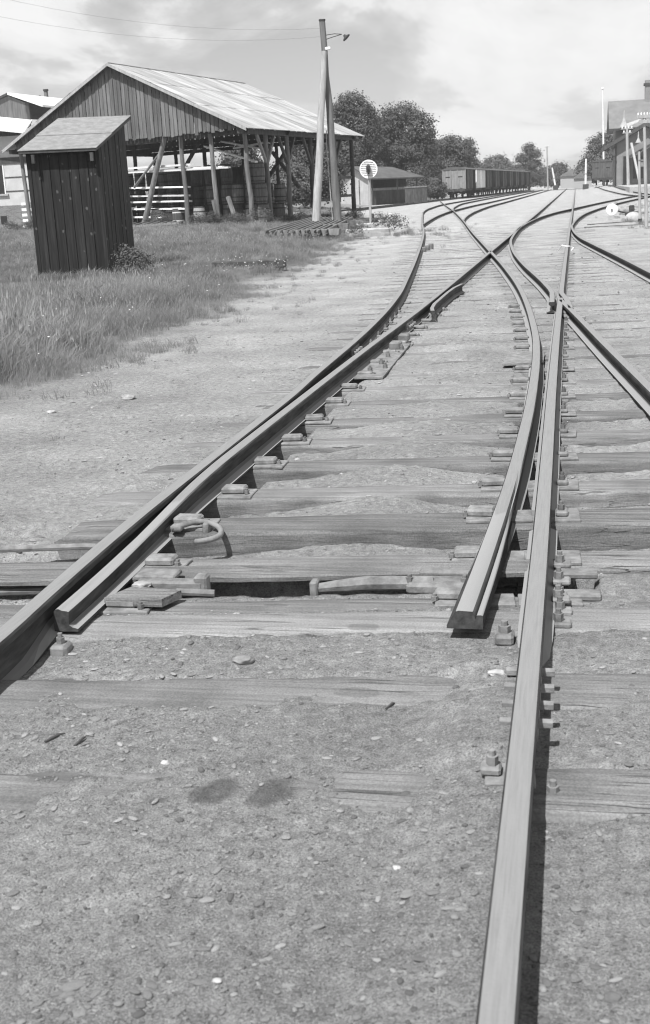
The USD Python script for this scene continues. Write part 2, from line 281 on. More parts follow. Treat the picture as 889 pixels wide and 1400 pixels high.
def leaf_mat(name, lo, hi, trans=0.3, tone=0.5):
    return usdkit.material(stage, "/World/Looks/" + name, {
        "ge": ("geometry", {}), "n": ("noise_texture", {"scale": tone, "detail": 3.0}), "r": ("rgb_ramp", {"ramp": [(0.35, g3(lo)), (0.65, g3(hi))]}),
        "ri": ("rgb_ramp", {"ramp": [(0, g3(0.6)), (1, g3(1.4))]}), "mx": ("mix", {"mix_type": "multiply", "fac": 1.0}),
        "d": ("principled_bsdf", {"roughness": 0.7, "specular_ior_level": 0.25}), "t": ("translucent_bsdf", {}), "m": ("mix_closure", {"fac": trans})},
        [("ge.position", "n.vector"), ("n.fac", "r.fac"), ("ge.random_per_island", "ri.fac"), ("r.color", "mx.color1"), ("ri.color", "mx.color2"),
         ("mx.color", "d.base_color"), ("mx.color", "t.color"), ("d.BSDF", "m.closure1"), ("t.BSDF", "m.closure2")], surface="m.closure")
M["leaf_dark"] = leaf_mat("leaf_dark", 0.15, 0.24, 0.4)
M["leaf_mid"] = leaf_mat("leaf_mid", 0.17, 0.26, 0.4)
M["leaf_far"] = leaf_mat("leaf_far", 0.20, 0.30, 0.4)  # far foliage lightened: the fade of distant air is put into its colour
M["grass"] = leaf_mat("grass_blades", 0.29, 0.48, 0.35, 1.2)
M["straw"] = leaf_mat("straw_blades", 0.42, 0.68, 0.3, 1.2)
M["flower"] = mat("flower_white", 0.75, 0.85, (3, 3, 3), 2, 0.8)
def rock(seed, flat=.6, sub=2):
    m = trimesh.creation.icosphere(sub, 1.0); r = np.random.default_rng(seed)
    m.vertices *= 1 + .55*(meshkit.fbm(m.vertices*1.3 + seed*7.1, 3) - .5)[:, None]*1.6
    m.vertices *= np.array([1, r.uniform(.6, .95), flat]); return m
# ---------------------------------------------------------------- rails as world polylines (x over y, metres)
SKEW = 0.105
def line(knots, y0=None, y1=None, step=None):
    k = np.array(knots, float); from scipy.interpolate import PchipInterpolator
    f = PchipInterpolator(k[:, 1], k[:, 0])
    a, b = (k[0, 1] if y0 is None else y0), (k[-1, 1] if y1 is None else y1)
    ys = [a]
    while ys[-1] < b: ys.append(min(b, ys[-1] + max(0.12, ys[-1]*0.035)))
    ys = np.array(ys); return np.stack([f(ys), ys], 1)
KA = [(-.112, -1), (-.118, 1.9), (-.119, 4.0), (-.127, 5.8), (-.140, 8), (-.152, 12), (-.155, 15), (-.15, 25), (-.10, 54), (-.04, 100), (.1, 235)]
KB = [(-1.706, 3.66), (-1.712, 4.0), (-1.732, 4.6), (-1.752, 5.4), (-1.750, 6.5), (-1.744, 7.5), (-1.735, 9), (-1.72, 10.5), (-1.695, 12), (-1.674, 13.6), (-1.662, 16.3), (-1.655, 20), (-1.645, 27), (-1.61, 44.6), (-1.55, 100), (-1.42, 235)]
KC = [(-1.70, -1), (-1.726, 1.6), (-1.756, 3.31), (-1.776, 3.67), (-1.803, 4.3), (-1.819, 4.97), (-1.827, 6.0), (-1.842, 7.8), (-1.871, 8.6), (-1.925, 10.8), (-2.009, 12.84), (-2.187, 15.54), (-2.43, 18.15), (-3.2, 25.87), (-4.45, 37.45), (-5.75, 48), (-8.1, 68), (-11.3, 95), (-14.9, 127)]
KD = [(-.325, 3.70), (-.299, 4.4), (-.273, 5.4), (-.263, 6.3), (-.258, 7.2), (-.268, 8.6), (-.305, 10.2), (-.41, 12.24), (-.64, 15.44), (-1.1, 20.16), (-1.74, 25.93), (-2.92, 36.5), (-4.18, 48.3), (-6.5, 69), (-9.6, 95), (-13.3, 127)]
KE = [(-5.52, 46.3), (-6.05, 54), (-6.45, 61), (-6.78, 71), (-6.82, 85), (-6.6, 99), (-6.2, 150), (-5.6, 232)]
KF = [(-4.22, 48.6), (-4.72, 56.3), (-5.12, 67), (-5.3, 80), (-5.18, 95), (-4.75, 150), (-4.1, 232)]
KG = [(.85, 4), (.47, 7.9), (.245, 10.13), (-.02, 12.86), (-.17, 14.29), (-.44, 17.12), (-.84, 20.92), (-1.21, 25.27), (-1.5, 30.5), (-1.6, 35.6), (-1.64, 39.5)]
KG2 = [(2.3, 4), (1.9, 7.9), (1.68, 10.5), (1.04, 17.91), (.85, 20.48), (.66, 22.9), (.36, 26.65), (.12, 30.0), (-.03, 34), (-.085, 38)]
KH = [(-1.6, 39.8), (-1.37, 47.8), (-.81, 55.8), (-.13, 61.7), (1.21, 73), (2.9, 86), (5.2, 102)]
KI = [(-.075, 38), (.06, 43.9), (.36, 50.5), (1.0, 58.5), (1.95, 67.5), (3.4, 79), (6.4, 99)]
KR1 = [(8.6, 62), (6.2, 80), (4.6, 98), (3.6, 122), (3.1, 150), (3.1, 195)]
KR2 = [(10.2, 62), (7.75, 80), (6.12, 98), (5.1, 122), (4.6, 150), (4.6, 195)]
KW1 = [(-17.6, 92), (-17.05, 102), (-14.75, 150), (-9.85, 250)]
KW2 = [(-16.1, 92), (-15.55, 102), (-13.25, 150), (-8.35, 250)]
KY1 = [(-8.15, 68.5), (-9.5, 84), (-10.3, 103), (-9.9, 143), (-7.2, 232)]
KY2 = [(-6.55, 69.5), (-7.9, 85), (-8.75, 104), (-8.4, 143), (-5.7, 232)]
def xat(knots, y):
    k = np.array(knots, float); return np.interp(y, k[:, 1], k[:, 0])

EDGE = np.array([(-4.5, 5), (-4.36, 8.7), (-4.3, 9.9), (-4.34, 12), (-4.4, 15), (-4.6, 17.6), (-4.96, 21.7), (-5.5, 27.8), (-6.4, 38.8), (-7.0, 45.4), (-8.6, 56), (-12, 72), (-17.5, 95), (-20, 130), (-19, 200)])
def edge_x(y): return np.interp(y, EDGE[:, 1], EDGE[:, 0])
TIES = []          # (y at x=-.95, half width, x0, x1, top, skew)
for y0, hw, x0, x1, top in ((2.62, .135, -2.5, 1.0, .004), (3.24, .13, -2.5, 1.0, .004), (3.825, .12, -2.45, 1.0, .006), (4.025, .078, -2.35, .95, .000), (4.505, .11, -2.6, 1.1, .010), (4.99, .135, -2.17, 1.1, .046), (5.68, .12, -2.33, 1.1, .012)):
    TIES.append((y0, hw, x0, x1, top))
y = 6.36
while y < 41:
    xl = xat(KC, y) - rnd.uniform(.38, .55); xr = max(1.0, xat(KG2, y) + rnd.uniform(.35, .6) if y > 8.5 else 1.0)
    TIES.append((y, rnd.uniform(.095, .12), xl, xr, rnd.uniform(-.004, .005)))
    y += rnd.uniform(.62, .68)
def ground_h(x, y):
    x, y = np.broadcast_arrays(np.asarray(x, float), np.asarray(y, float))
    far = sst(14, 45, y)
    z = .022*(fb(x, y, 1.25, 3, 3) - .5) + .020*(fb(x, y, 5.5, 3, 5) - .5) + (.027*(fb(x, y, 22.0, 3, 8) - .5))*(1 - far)
    z = z + .0035
    yl = y - SKEW*(x + .95)                                            # tie coordinates
    # the points: ballast lies low between the sleepers, heaped mid-way
    inn = sst(4.2, 4.6, yl)*(1 - sst(6.2, 8.5, yl))
    mid = np.maximum(np.exp(-((x + .92)/.36)**2), sst(.25, .8, x))
    z = z - inn*(.050 - .046*mid)*sst(-1.95, -1.75, x) + .012*mid*sst(5.2, 5.6, yl)*sst(-1.95, -1.75, x)
    z = z - .018*sst(5.0, 5.5, yl)*(1-sst(7.0, 10, yl))*(x > -1.9)*(1 - mid)
    lefts = sst(-1.75, -1.95, x) if False else 1 - sst(-2.02, -1.86, x)
    z = z - .03*lefts*np.exp(-((yl - 4.80)/.16)**2)*(x > -2.75)
    for K, a, b in ((KA, 3.75, 10.5), (KB, 4.2, 10.5), (KD, 3.95, 10.5)):   # dug out under the rails
        d = np.abs(x - xat(K, y) - (.03 if K is KB else 0)); z = z - .125*(1 - sst(.06, .095, d))*sst(a, a + .15, y)*(1 - sst(b - 3.2, b, y))
    z = z - .022*(1 - sst(.06, .2, np.abs(yl - 4.76)))*sst(-2.6, -2.4, x) - .03*(1 - sst(.16, .3, np.abs(yl - 4.95)))*sst(-2.75, -2.5, x)*(1 - sst(-2.0, -1.85, x))
    slot = (1 - sst(.09, .12, np.abs(yl - 4.255)))*sst(-2.9, -2.7, x)*(1 - sst(.05, .085, x))
    z = z - .24*slot
    # sand heaped against the straight rail in the foreground
    dA = x - xat(KA, y); dC = x - xat(KC, y); calm = np.maximum(1 - sst(.06, .13, np.abs(dA)), 1 - sst(.06, .13, np.abs(dC)))*(1 - sst(3.3, 3.75, y)); z = z*(1 - .75*calm)
    z = z - .030*(1 - sst(3.4, 3.8, y))*(1 - sst(.05, .3, np.abs(dC)))*(dC > 0); z = z + (1 - sst(3.3, 3.75, y))*(np.where(dA < 0, .058, -.016)*(1 - sst(.04, .34, np.abs(dA))) + .006)
    under = np.zeros_like(z)                                          # worn sleepers show through the sand in patches
    for (y0, hw, x0, x1, top) in TIES:
        b = (1 - sst(hw*.62, hw*1.0, np.abs(yl - y0 - .03*(fb(x, y, 3.0, 2, 15) - .5))))*sst(x0 - .1, x0 + .1, x)*(1 - sst(x1 - .1, x1 + .1, x)); under = np.maximum(under, b)
    z = z - under*.030*((.25 - .22*(1 - sst(3.4, 3.7, yl)) - .22*sst(5.8, 7, yl)) + .75*sst(.40, .60, fb(x, y, 2.2, 3, 12)))*(1 - sst(34, 42, y))
    for K, hi in ((KA, 40), (KB, 40), (KC, 40), (KD, 40), (KG, 40), (KG2, 40)):           # never over the foot of a rail
        kk = np.array(K); inr = (y > kk[0, 1] - .1) & (y < min(kk[-1, 1], hi))
        d = np.abs(x - xat(K, y)); w = (1 - sst(.08, .2, d))*inr
        z = np.where(w > 0, z*(1 - w) + np.minimum(z, .003 + .07*(1 - sst(3.3, 3.75, y))*(K is KA))*w, z)
    rise = .30*sst(24, 46, y)*sst(.0, 7, edge_x(y) - x) + .5*sst(100, 165, y)*sst(1.2, 4.5, x)
    hills = 0.03*sst(0, 1.2, edge_x(y) - x)*sst(6, 10, y)
    return z*(1 - sst(60, 120, y)*.6) + rise + hills
def axis(core0, core1, step, grow, end0, end1):
    a = list(np.arange(core0, core1 + 1e-6, step)); s = step
    while a[-1] < end1: s *= grow; a.append(min(a[-1] + s, end1))
    s = step; b = [core0]
    while b[-1] > end0: s *= grow; b.append(max(b[-1] - s, end0))
    return np.array(b[:0:-1] + a)
gx = axis(-3.2, 1.5, .022, 1.055, -2500, 2500)
gy = axis(1.5, 7.0, .020, 1.0001, -1, 7.0) if False else np.concatenate([-np.geomspace(2500, 2, 18), np.arange(-1, 1.5, .25), np.arange(1.5, 7.0, .019), 7.0*np.geomspace(1, 9, 400), 63*np.geomspace(1.02, 40, 110)])
X, Y = np.meshgrid(gx, gy); Z = ground_h(X, Y); Z[np.abs(X) > 400] = 0; Z[Y < 0] = np.minimum(Z[Y < 0], .01)
nx, ny = len(gx), len(gy); I = np.arange(nx*ny).reshape(ny, nx)
F = np.stack([I[:-1, :-1], I[:-1, 1:], I[1:, 1:], I[1:, :-1]], -1).reshape(-1, 4)
F = np.vstack([F[:, [0, 1, 2]], F[:, [0, 2, 3]]])
gm = trimesh.Trimesh(np.stack([X, Y, Z], -1).reshape(-1, 3), F, process=False)
e = edge_x(Y) - X + 0.9*(fb(X, Y, .9, 4, 21) - .5)*2
soil = sst(-.15, .5, e)*sst(5.5, 9, Y) + 0
soil = np.maximum(soil, .8*sst(9, 14, X)*sst(30, 50, Y)); soil = np.maximum(soil, sst(150, 400, np.abs(X)))
soil = np.maximum(soil, .45*sst(.56, .72, fb(X, Y, .8, 4, 33))*sst(1.4, 2.4, X)*sst(34, 40, Y)*(1 - sst(70, 85, Y)))
stain = np.zeros_like(X)
for cx, cy, rx, ry in ((-.86, 2.60, .055, .075), (-.72, 2.62, .05, .085), (-.84, 3.72, .045, .02), (-.70, 3.80, .05, .04), (-.62, 3.26, .05, .03), (-.99, 2.55, .03, .02), (-1.3, 2.66, .08, .025)):
    q = ((X - cx - .2*(Y - cy))/rx)**2 + ((Y - cy)/ry)**2 + .9*(fb(X, Y, 16, 3, 4) - .5); stain = np.maximum(stain, .62*(1 - sst(.6, 1.25, q)))
pale = (.45*sst(4.2, 5.4, Y - SKEW*(X + .95)) + .35*(1 - sst(-2.2, -1.8, X)) + .15*sst(8, 30, Y)).clip(0, 1)*(1 - sst(-1, 2, e))*(1 - .4*sst(40, 90, Y))  # paler path sand; beyond the points partly sun-angle brightness painted into the colour
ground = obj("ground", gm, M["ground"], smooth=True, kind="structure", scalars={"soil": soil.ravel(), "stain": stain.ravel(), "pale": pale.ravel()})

# ---------------------------------------------------------------- rails
def rail_profile(head=.066, foot=.115, h=.122, z0=.014, web=.014, shift=0.0):
    H, W, Fo = head/2, web/2, foot/2; t = z0 + h
    p = [(-Fo, z0), (Fo, z0), (Fo, z0+.009), (W+.014, z0+.022), (W, z0+.034), (W, t-.046), (H-.004, t-.034), (H, t-.028), (H, t-.009), (H-.005, t-.002), (H-.013, t)]
    p += [(-x, z) for x, z in p[::-1][:-2]] + [(-Fo, z0+.009)]
    return np.array([(x + shift, z) for x, z in p])
def sweep(pts, prof, taper=None):
    """taper(s, i) -> profile for the ring at arc length s."""
    pts = np.asarray(pts, float); n = len(prof)
    t = np.gradient(pts, axis=0); t /= np.linalg.norm(t, axis=1, keepdims=True); nr = np.stack([t[:, 1], -t[:, 0]], 1)
    s = np.concatenate([[0], np.cumsum(np.linalg.norm(np.diff(pts, axis=0), axis=1))]); V = []
    for i in range(len(pts)):
        pr = taper(s[i]) if taper else prof
        V.append(np.column_stack([pts[i, 0] + nr[i, 0]*pr[:, 0], pts[i, 1] + nr[i, 1]*pr[:, 0], pr[:, 1]]))
    V = np.vstack(V); F = []
    for i in range(len(pts) - 1):
        for j in range(n):
            a, b, c, d = i*n + j, i*n + (j+1) % n, (i+1)*n + (j+1) % n, (i+1)*n + j
            F += [[a, c, b], [a, d, c]]
    cap = trimesh.creation.triangulate_polygon(sg.Polygon(prof), engine="earcut")
    tri = cap[1]; k = (len(pts) - 1)*n
    F += [list(q) for q in tri] + [[k + q[0], k + q[2], k + q[1]] for q in tri]
    m = trimesh.Trimesh(V, F, process=False); m.fix_normals(); return m
PROF = rail_profile()
DEEP = rail_profile(.066, .074, .168, -.032)          # where sand lies against the web only a plain flank shows
def buried(s):
    k = float(sst(4.4, 4.75, np.array(s))); return DEEP*(1 - k) + PROF*k
def add_rail(parent, K, y0=None, y1=None, name="rail", label=None, taper=None, pts=None):
    p = line(K, y0, y1) if pts is None else np.array(pts, float)
    return obj(name, sweep(p, PROF if taper is None else taper(0.0), taper), M["rail"], parent, smooth=28, label=label)

turnout = thing("railway_turnout", "nearest set of points with two converging blades, filling the foreground between the long straight rails", "railway track")
add_rail(turnout, KA, -1, 14.35, taper=buried, label="long straight right-hand rail running from the bottom edge into the distance")
add_rail(turnout, KA, None, None, pts=[(-.04, 13.15), (-.06, 13.7), (-.105, 14.45), (-.150, 15.0), *[tuple(q) for q in line(KA, 15.4, 235)]])
add_rail(turnout, KC, -1, 68, taper=buried, label="outer left stock rail bending away to the left")
TOE_B = np.array([(-.030, .018), (.055, .018), (.055, .028), (.034, .034), (.024, .042), (.024, .060), (.026, .074), (.028, .082), (.026, .088), (.020, .091), (.006, .092), (.000, .094), (-.004, .096), (-.008, .098), (-.014, .098), (-.020, .096), (-.026, .090), (-.028, .080), (-.030, .050), (-.030, .030), (-.030, .024)])
TOE_D = np.array([(-.075, .045), (.042, .045), (.042, .054), (.042, .063), (.042, .072), (.042, .081), (.042, .090), (.036, .093), (.023, .092), (.018, .078), (.010, .104), (-.035, .106), (-.045, .103), (-.050, .096), (-.055, .088), (-.060, .080), (-.064, .074), (-.068, .067), (-.072, .060), (-.075, .055), (-.075, .050)])
def blade(side):                         # planed down at the toe, growing to the full section farther on
    toe = TOE_B if side > 0 else TOE_D; full = rail_profile()
    def f(s):
        k = float(sst(0.25, 2.3, np.array(s))); return toe*(1 - k) + full*k
    return f
add_rail(turnout, KB, 3.66, 235, "switch_blade", "left blade closed against the outer stock rail", blade(+1))
add_rail(turnout, KD, 3.70, 127, "switch_blade", "right blade standing open beside the straight rail", blade(-1))
# check rail opposite the crossing, ends bent away
cr = [(-1.50, 13.25), (-1.545, 13.6), (-1.572, 14.1), (-1.570, 15.6), (-1.555, 16.3), (-1.505, 16.9)]
obj("check_rail", sweep(cr, rail_profile(.05, .08, .125)), M["rail"], turnout, smooth=28, label="short check rail beside the left straight rail")
cr2 = [(-1.63, 23.3), (-1.55, 23.7), (-1.52, 24.4), (-1.56, 25.4)]
ties = []
def sleeper_mesh(y0, hw, x0, x1, top, seed):
    r = np.random.default_rng(seed); n = max(10, int((x1 - x0)/.09)); xs = np.linspace(x0, x1, n)
    sec = [(-hw, -.14), (-hw, top - .022), (-hw + .014, top - .003), (-hw*.45, top), (hw*.1, top + .001), (hw*.55, top), (hw - .014, top - .003), (hw, top - .022), (hw, -.14)]
    wob = .010*(meshkit.fbm(np.stack([xs*1.7, np.full(n, seed*3.1), np.zeros(n)], -1), 3) - .5)*2
    V = []
    for i, x in enumerate(xs):
        for j, (dy, z) in enumerate(sec):
            en = (1 if 0 < i < n - 1 else .0); jz = (.006*(meshkit.noise(np.array([x*9, j*1.7 + seed, .5])) - .5)) if 0 < j < 8 else 0
            V.append((x + (r.normal(0, .012) if en == 0 else 0), y0 + SKEW*(x + .95) + dy + wob[i] + r.normal(0, .0015), z + jz - (.006 if en == 0 and 0 < j < 8 else 0)))
    m_ = len(sec); F = []
    for i in range(n - 1):
        for j in range(m_):
            a, b, c, d = i*m_ + j, i*m_ + (j+1) % m_, (i+1)*m_ + (j+1) % m_, (i+1)*m_ + j
            F += [[a, b, c], [a, c, d]]
    for k in range(1, m_ - 1): F += [[0, k+1, k], [(n-1)*m_, (n-1)*m_ + k, (n-1)*m_ + k + 1]]
    m = trimesh.Trimesh(np.array(V), F, process=False); m.fix_normals(); return m
for i, (y0, hw, x0, x1, top) in enumerate(TIES):
    obj("sleeper", sleeper_mesh(y0, hw, x0, x1, top, i + 1), M["dusty_tie"] if y0 < 3.9 else M["dark_tie"] if y0 == 4.99 else M["tie_wood"], turnout, smooth=50)
def plank(y0, y1, x0, x1, z0, z1, lab=None):
    n = 30; xs = np.linspace(x0, x1, n); r = np.random.default_rng(5); V = []
    for i, x in enumerate(xs):
        o = SKEW*(x + .95); e0 = .004*math.sin(x*7) + r.normal(0, .002)
        V += [(x, y0 + o + e0, z0), (x, y0 + o + e0, z1 - .006), (x, y0 + o + .008 + e0, z1), (x, y1 + o, z1 + .002), (x, y1 + o, z0)]
    F = []
    for i in range(n - 1):
        for j in range(5):
            a, b, c, d = i*5 + j, i*5 + (j+1) % 5, (i+1)*5 + (j+1) % 5, (i+1)*5 + j; F += [[a, b, c], [a, c, d]]
    for k in range(1, 4): F += [[0, k+1, k], [(n-1)*5, (n-1)*5 + k, (n-1)*5 + k + 1]]
    m = trimesh.Trimesh(np.array(V), F, process=False); m.fix_normals()
    return obj("cover_board", m, M["tie_wood"], turnout, label=lab)
plank(4.30, 4.44, -2.55, -.03, .004, .026, "long board edging the open slot at the points")
# chairs and clips: one plate under each rail on each sleeper, with its clip and screw
def ty(y0, x): return y0 + SKEW*(x + .95)
nplate = 0
for i, (y0, hw, x0, x1, top) in enumerate(TIES):
    if y0 > 26: break
    if y0 < 3.9 and i != 0: continue
    spots = []
    if y0 > 3.95:
        spots += [("B", xat(KB, ty(y0, -1.66)), +1, .10, .20), ("D", xat(KD, ty(y0, -.25)), -1, .13, .15), ("A", xat(KA, ty(y0, -.15)), +1, .09, .13)]
    if y0 > 7: spots += [("C", xat(KC, ty(y0, -2)), +1, .09, .12)]
    if i == 0: spots = [("A", xat(KA, ty(y0, -.15)), +1, .09, .10), ("A", xat(KA, ty(y0, -.15)), -1, .09, .11)]
    for nm, rx, sd, a, b in spots:
        yy = ty(y0, rx); w = min(hw*1.5, .17); tz = max(top, 0.0)
        if i == 0: a, b, w, tz = .05, .07, .11, (.036 if sd < 0 else float(ground_h(rx + .09, yy)) - .006)
        pl = obj("tie_plate", chamfer_box((a + b, w, .014), (rx + sd*(b - a)/2*1.0 + sd*.02, yy, tz + .006 - rnd.uniform(0, .004)), .003, rnd.gauss(.06, .04)), M["pale_iron"], turnout)
        if y0 < 15:
            if nm == "A" and y0 in (4.045, 4.505): continue
            if nm in "BD":
                obj("slide_chair", chamfer_box((.12, w*.5, .034), (rx + sd*.105 + rnd.gauss(0, .006), yy + .012, tz + .026), .009, rnd.gauss(.05, .07)), M["pale_iron"], pl)
                obj("screw", bolt(rx + sd*(.19 if nm == "B" else .17), yy - .02, tz + .012, .013, .016), M["iron"], pl)
            else:
                obj("clip", chamfer_box((.05, w*.45, .022), (rx + sd*.075, yy, tz + .022), .006), M["pale_iron"], pl)
                obj("screw", bolt(rx + sd*.072, yy, tz + .03, .015, .026), M["iron"], pl)
# larger gear of the points
obj("bearer_plate", prism([(-1.68, 9.28), (-1.45, 9.28), (-1.50, 11.35), (-1.66, 11.35)], (0, 0, .012), (1, 0, 0), (0, 1, 0), .014), M["pale_iron"], turnout)
obj("bearer_plate", prism([(-.56, 9.72), (-.24, 9.76), (-.24, 10.45), (-.54, 10.40)], (0, 0, .03), (1, 0, 0), (0, 1, 0), .016), M["pale_iron"], turnout, label="raised bearer plate left of the open blade")
for k, (bx, by) in enumerate([(-1.60, 9.6), (-1.57, 10.0), (-1.50, 9.75), (-1.58, 10.45), (-1.52, 10.9)]): obj("screw", bolt(bx, by, .026, .02, .03), M["iron"], turnout)
for k, (bx, by) in enumerate([(-1.61, 11.0), (-1.61, 11.6)]): obj("clamp", chamfer_box((.10, .16, .07), (bx + .02, by, .055), .012), M["iron"], turnout)
def fishplate(K, y, side, ln=.46, nb=4):
    xs = [xat(K, y - ln/2), xat(K, y + ln/2)]
    p0, p1 = (xs[0] + side*.02, y - ln/2, .072), (xs[1] + side*.02, y + ln/2, .072)
    fp = obj("fishplate", beam(p0, p1, .022, .062), M["iron"], turnout)
    for j in range(nb):
        yy = y - ln/2 + (j + .5)*ln/nb; x = xat(K, yy)
        b = trimesh.creation.cylinder(.0135, .04, sections=6); b.apply_transform(trimesh.transformations.rotation_matrix(math.pi/2, [0, 1, 0])); b.apply_translation((x + side*.048, yy, .07))
        obj("nut", b, M["pale_iron"], fp)
for K, y, s in ((KA, 3.12, 1), (KA, 3.12, -1), (KC, 10.6, 1), (KB, 12.55, 1), (KG, 7.2, 1)): fishplate(K, y, s)
# toe of the points: clamps, rods and brackets about the open slot
tcz = float(ground_h(-1.672, 3.56)) - .012
obj("toe_chair", cat_([chamfer_box((.06, .07, .05), (-1.672, 3.56, tcz + .02), .01), bolt(-1.672, 3.56, tcz + .04, .015, .026)]), M["pale_iron"], turnout)
obj("toe_chair", cat_([chamfer_box((.06, .08, .035), (-.215, 3.70, .02), .008), bolt(-.215, 3.70, .03, .02, .03)]), M["pale_iron"], turnout)
obj("spike", cat_([chamfer_box((.035, .03, .02), (-1.667, 3.24, float(ground_h(-1.667, 3.24)) + .004), .005)]), M["pale_iron"], turnout)
for (x, y, z) in ((-.052, 4.06, .035), (-.052, 4.22, .05), (-.050, 4.42, .05), (-.048, 3.86, .02), (-.045, 3.98, .02)):
    obj("clamp_bolt", cat_([bolt(x, y, z, .017, .028), chamfer_box((.065, .055, .02), (x + .010, y, z - .008), .006)]), M["pale_iron"], turnout)
obj("clamp_plate", chamfer_box((.16, .075, .02), (.015, 4.155, .012), .004), M["pale_iron"], turnout)
obj("clamp_plate", chamfer_box((.15, .07, .02), (.012, 4.345, .03), .004), M["pale_iron"], turnout)
obj("drive_rod", tube([(-2.9, 4.12, -.03), (-2.3, 4.185, -.03), (-1.66, 4.25, -.02)], .016, 8), M["iron"], turnout)
obj("drive_rod", tube([(-3.4, 4.50, .008), (-2.42, 4.64, .010), (-2.05, 4.69, .012), (-1.8, 4.72, .0)], .014, 8), M["pale_iron"], turnout, label="thin rod running out to the left of the points")
br = obj("rod_bracket", cat_([chamfer_box((.26, .055, .05), (-1.475, 4.135, .028), .008), chamfer_box((.05, .06, .085), (-1.355, 4.14, .03), .008), chamfer_box((.16, .10, .022), (-1.545, 4.20, .05), .006)]), M["pale_iron"], turnout)
re_ = rock(77, .5, 2); re_.apply_scale(.036); re_.apply_translation((-1.575, 4.085, .045)); obj("rod_eye", re_, M["stone"], br, smooth=30)
obj("cross_bolt", tube([(-1.44, 4.09, .02), (-1.30, 4.11, .01)], .014, 8), M["iron"], br)
obj("wedge_plate", prism([(-1.66, 3.93), (-1.44, 3.925), (-1.40, 4.03), (-1.60, 4.065)], (0, 0, .018), (1, 0, 0), (0, 1, 0), .03), M["tie_wood"], turnout)
hk = [(-1.68, 4.77, .07), (-1.62, 4.81, .082), (-1.565, 4.835, .085), (-1.505, 4.825, .075), (-1.465, 4.785, .062), (-1.46, 4.735, .05), (-1.50, 4.70, .042), (-1.55, 4.69, .038)]
from scipy.interpolate import CubicSpline
hs = CubicSpline(np.arange(len(hk)), np.array(hk))(np.linspace(0, len(hk) - 1, 32))
obj("locking_hook", cat_([tube(hs, .0125, 10), chamfer_box((.05, .05, .03), (-1.66, 4.79, .07), .008), chamfer_box((.03, .05, .05), (-1.54, 4.83, .06), .008)]), M["pale_iron"], turnout, smooth=50, label="curved iron hook lying right of the closed blade")
st = [(-.94, 4.178, .012), (-.86, 4.185, .02), (-.74, 4.195, .03), (-.6, 4.21, .028), (-.5, 4.22, .028)]
rod = obj("stretcher_rod", cat_([tube(st, [.016, .022, .028, .026, .024], 8), chamfer_box((.03, .05, .06), (-.935, 4.178, .015), .006), chamfer_box((.25, .11, .045), (-.47, 4.22, .018), .012), chamfer_box((.20, .05, .028), (-.46, 4.30, .042), .01)]), M["pale_iron"], turnout, label="flattened rod end beside the open blade")
for bx in (-.585, -.385): obj("pin", bolt(bx, 4.20, .035, .014, .02), M["iron"], rod)
# crossing (frog) of the straight rail: knee and wing beyond it
obj("frog_block", chamfer_box((.12, .55, .06), (-.11, 13.55, .05), .01), M["iron"], turnout)
obj("frog_block", chamfer_box((.20, .30, .04), (-.02, 13.15, .04), .01, .3), M["pale_iron"], turnout)
# bond wire and fittings on the straight rail farther out
obj("rail_bond", tube([(-.33, 25.9, .05), (-.25, 25.7, .17), (-.17, 25.6, .15), (-.10, 25.4, .16), (-.02, 25.6, .12), (-.06, 25.0, .1)], .012, 5), M["white_paint"], turnout, label="pale wire hooked over the straight rail")
for k in range(4): obj("point_fitting", chamfer_box((.10, .25, .08 + .03*k), (-3.45 + .03*k, 28.2 + .5*k, .05), .01), M["iron"], turnout)

right_t = thing("railway_turnout", "second set of points, rails sweeping in from the right edge across the straight rail", "railway track")
add_rail(right_t, KG, 4, 14.1, label="rail running in from the right edge to the crossing")
gp = [tuple(q) for q in line(KG, 15.6, 39.4)]
add_rail(right_t, None, pts=[(-.245, 13.85), (-.25, 14.5), (-.262, 15.1), *gp], label="curving rail with a knee bent along the straight rail")
add_rail(right_t, KG2, 4, 38)
for i, yy in enumerate(np.arange(8.6, 34, 1.3)):
    x = xat(KG2, yy); obj("tie_plate", chamfer_box((.22, .16, .016), (x + .02, yy, .006), .004), M["pale_iron"], right_t)
left_t = thing("railway_turnout", "third set of points, dividing the left-hand track far beyond the round signal disc", "railway track")
add_rail(left_t, KE, 46.6, 232); add_rail(left_t, KF, 48.9, 232)
far_t = thing("railway_turnout", "far set of points curving right from the straight line towards the brick station", "railway track")
add_rail(far_t, KH); add_rail(far_t, KI)
st_t = thing("railway_track", "siding in front of the station, carrying the single dark wagon", "railway track")
def lift(m):
    v = m.vertices; v[:, 2] += ground_h(v[:, 0], v[:, 1])*1.0; return m
for K in (KR1, KR2):
    r_ = line(K, step=None); obj("rail", lift(sweep(r_, PROF)), M["rail"], st_t, smooth=28)
wa_t = thing("railway_track", "siding on the far left that the row of covered wagons stands on", "railway track")
for K in (KW1, KW2): add_rail(wa_t, K)
br_t = thing("railway_track", "curving siding lying between the row of wagons and the open yard", "railway track")
for K in (KY1, KY2): add_rail(br_t, K)

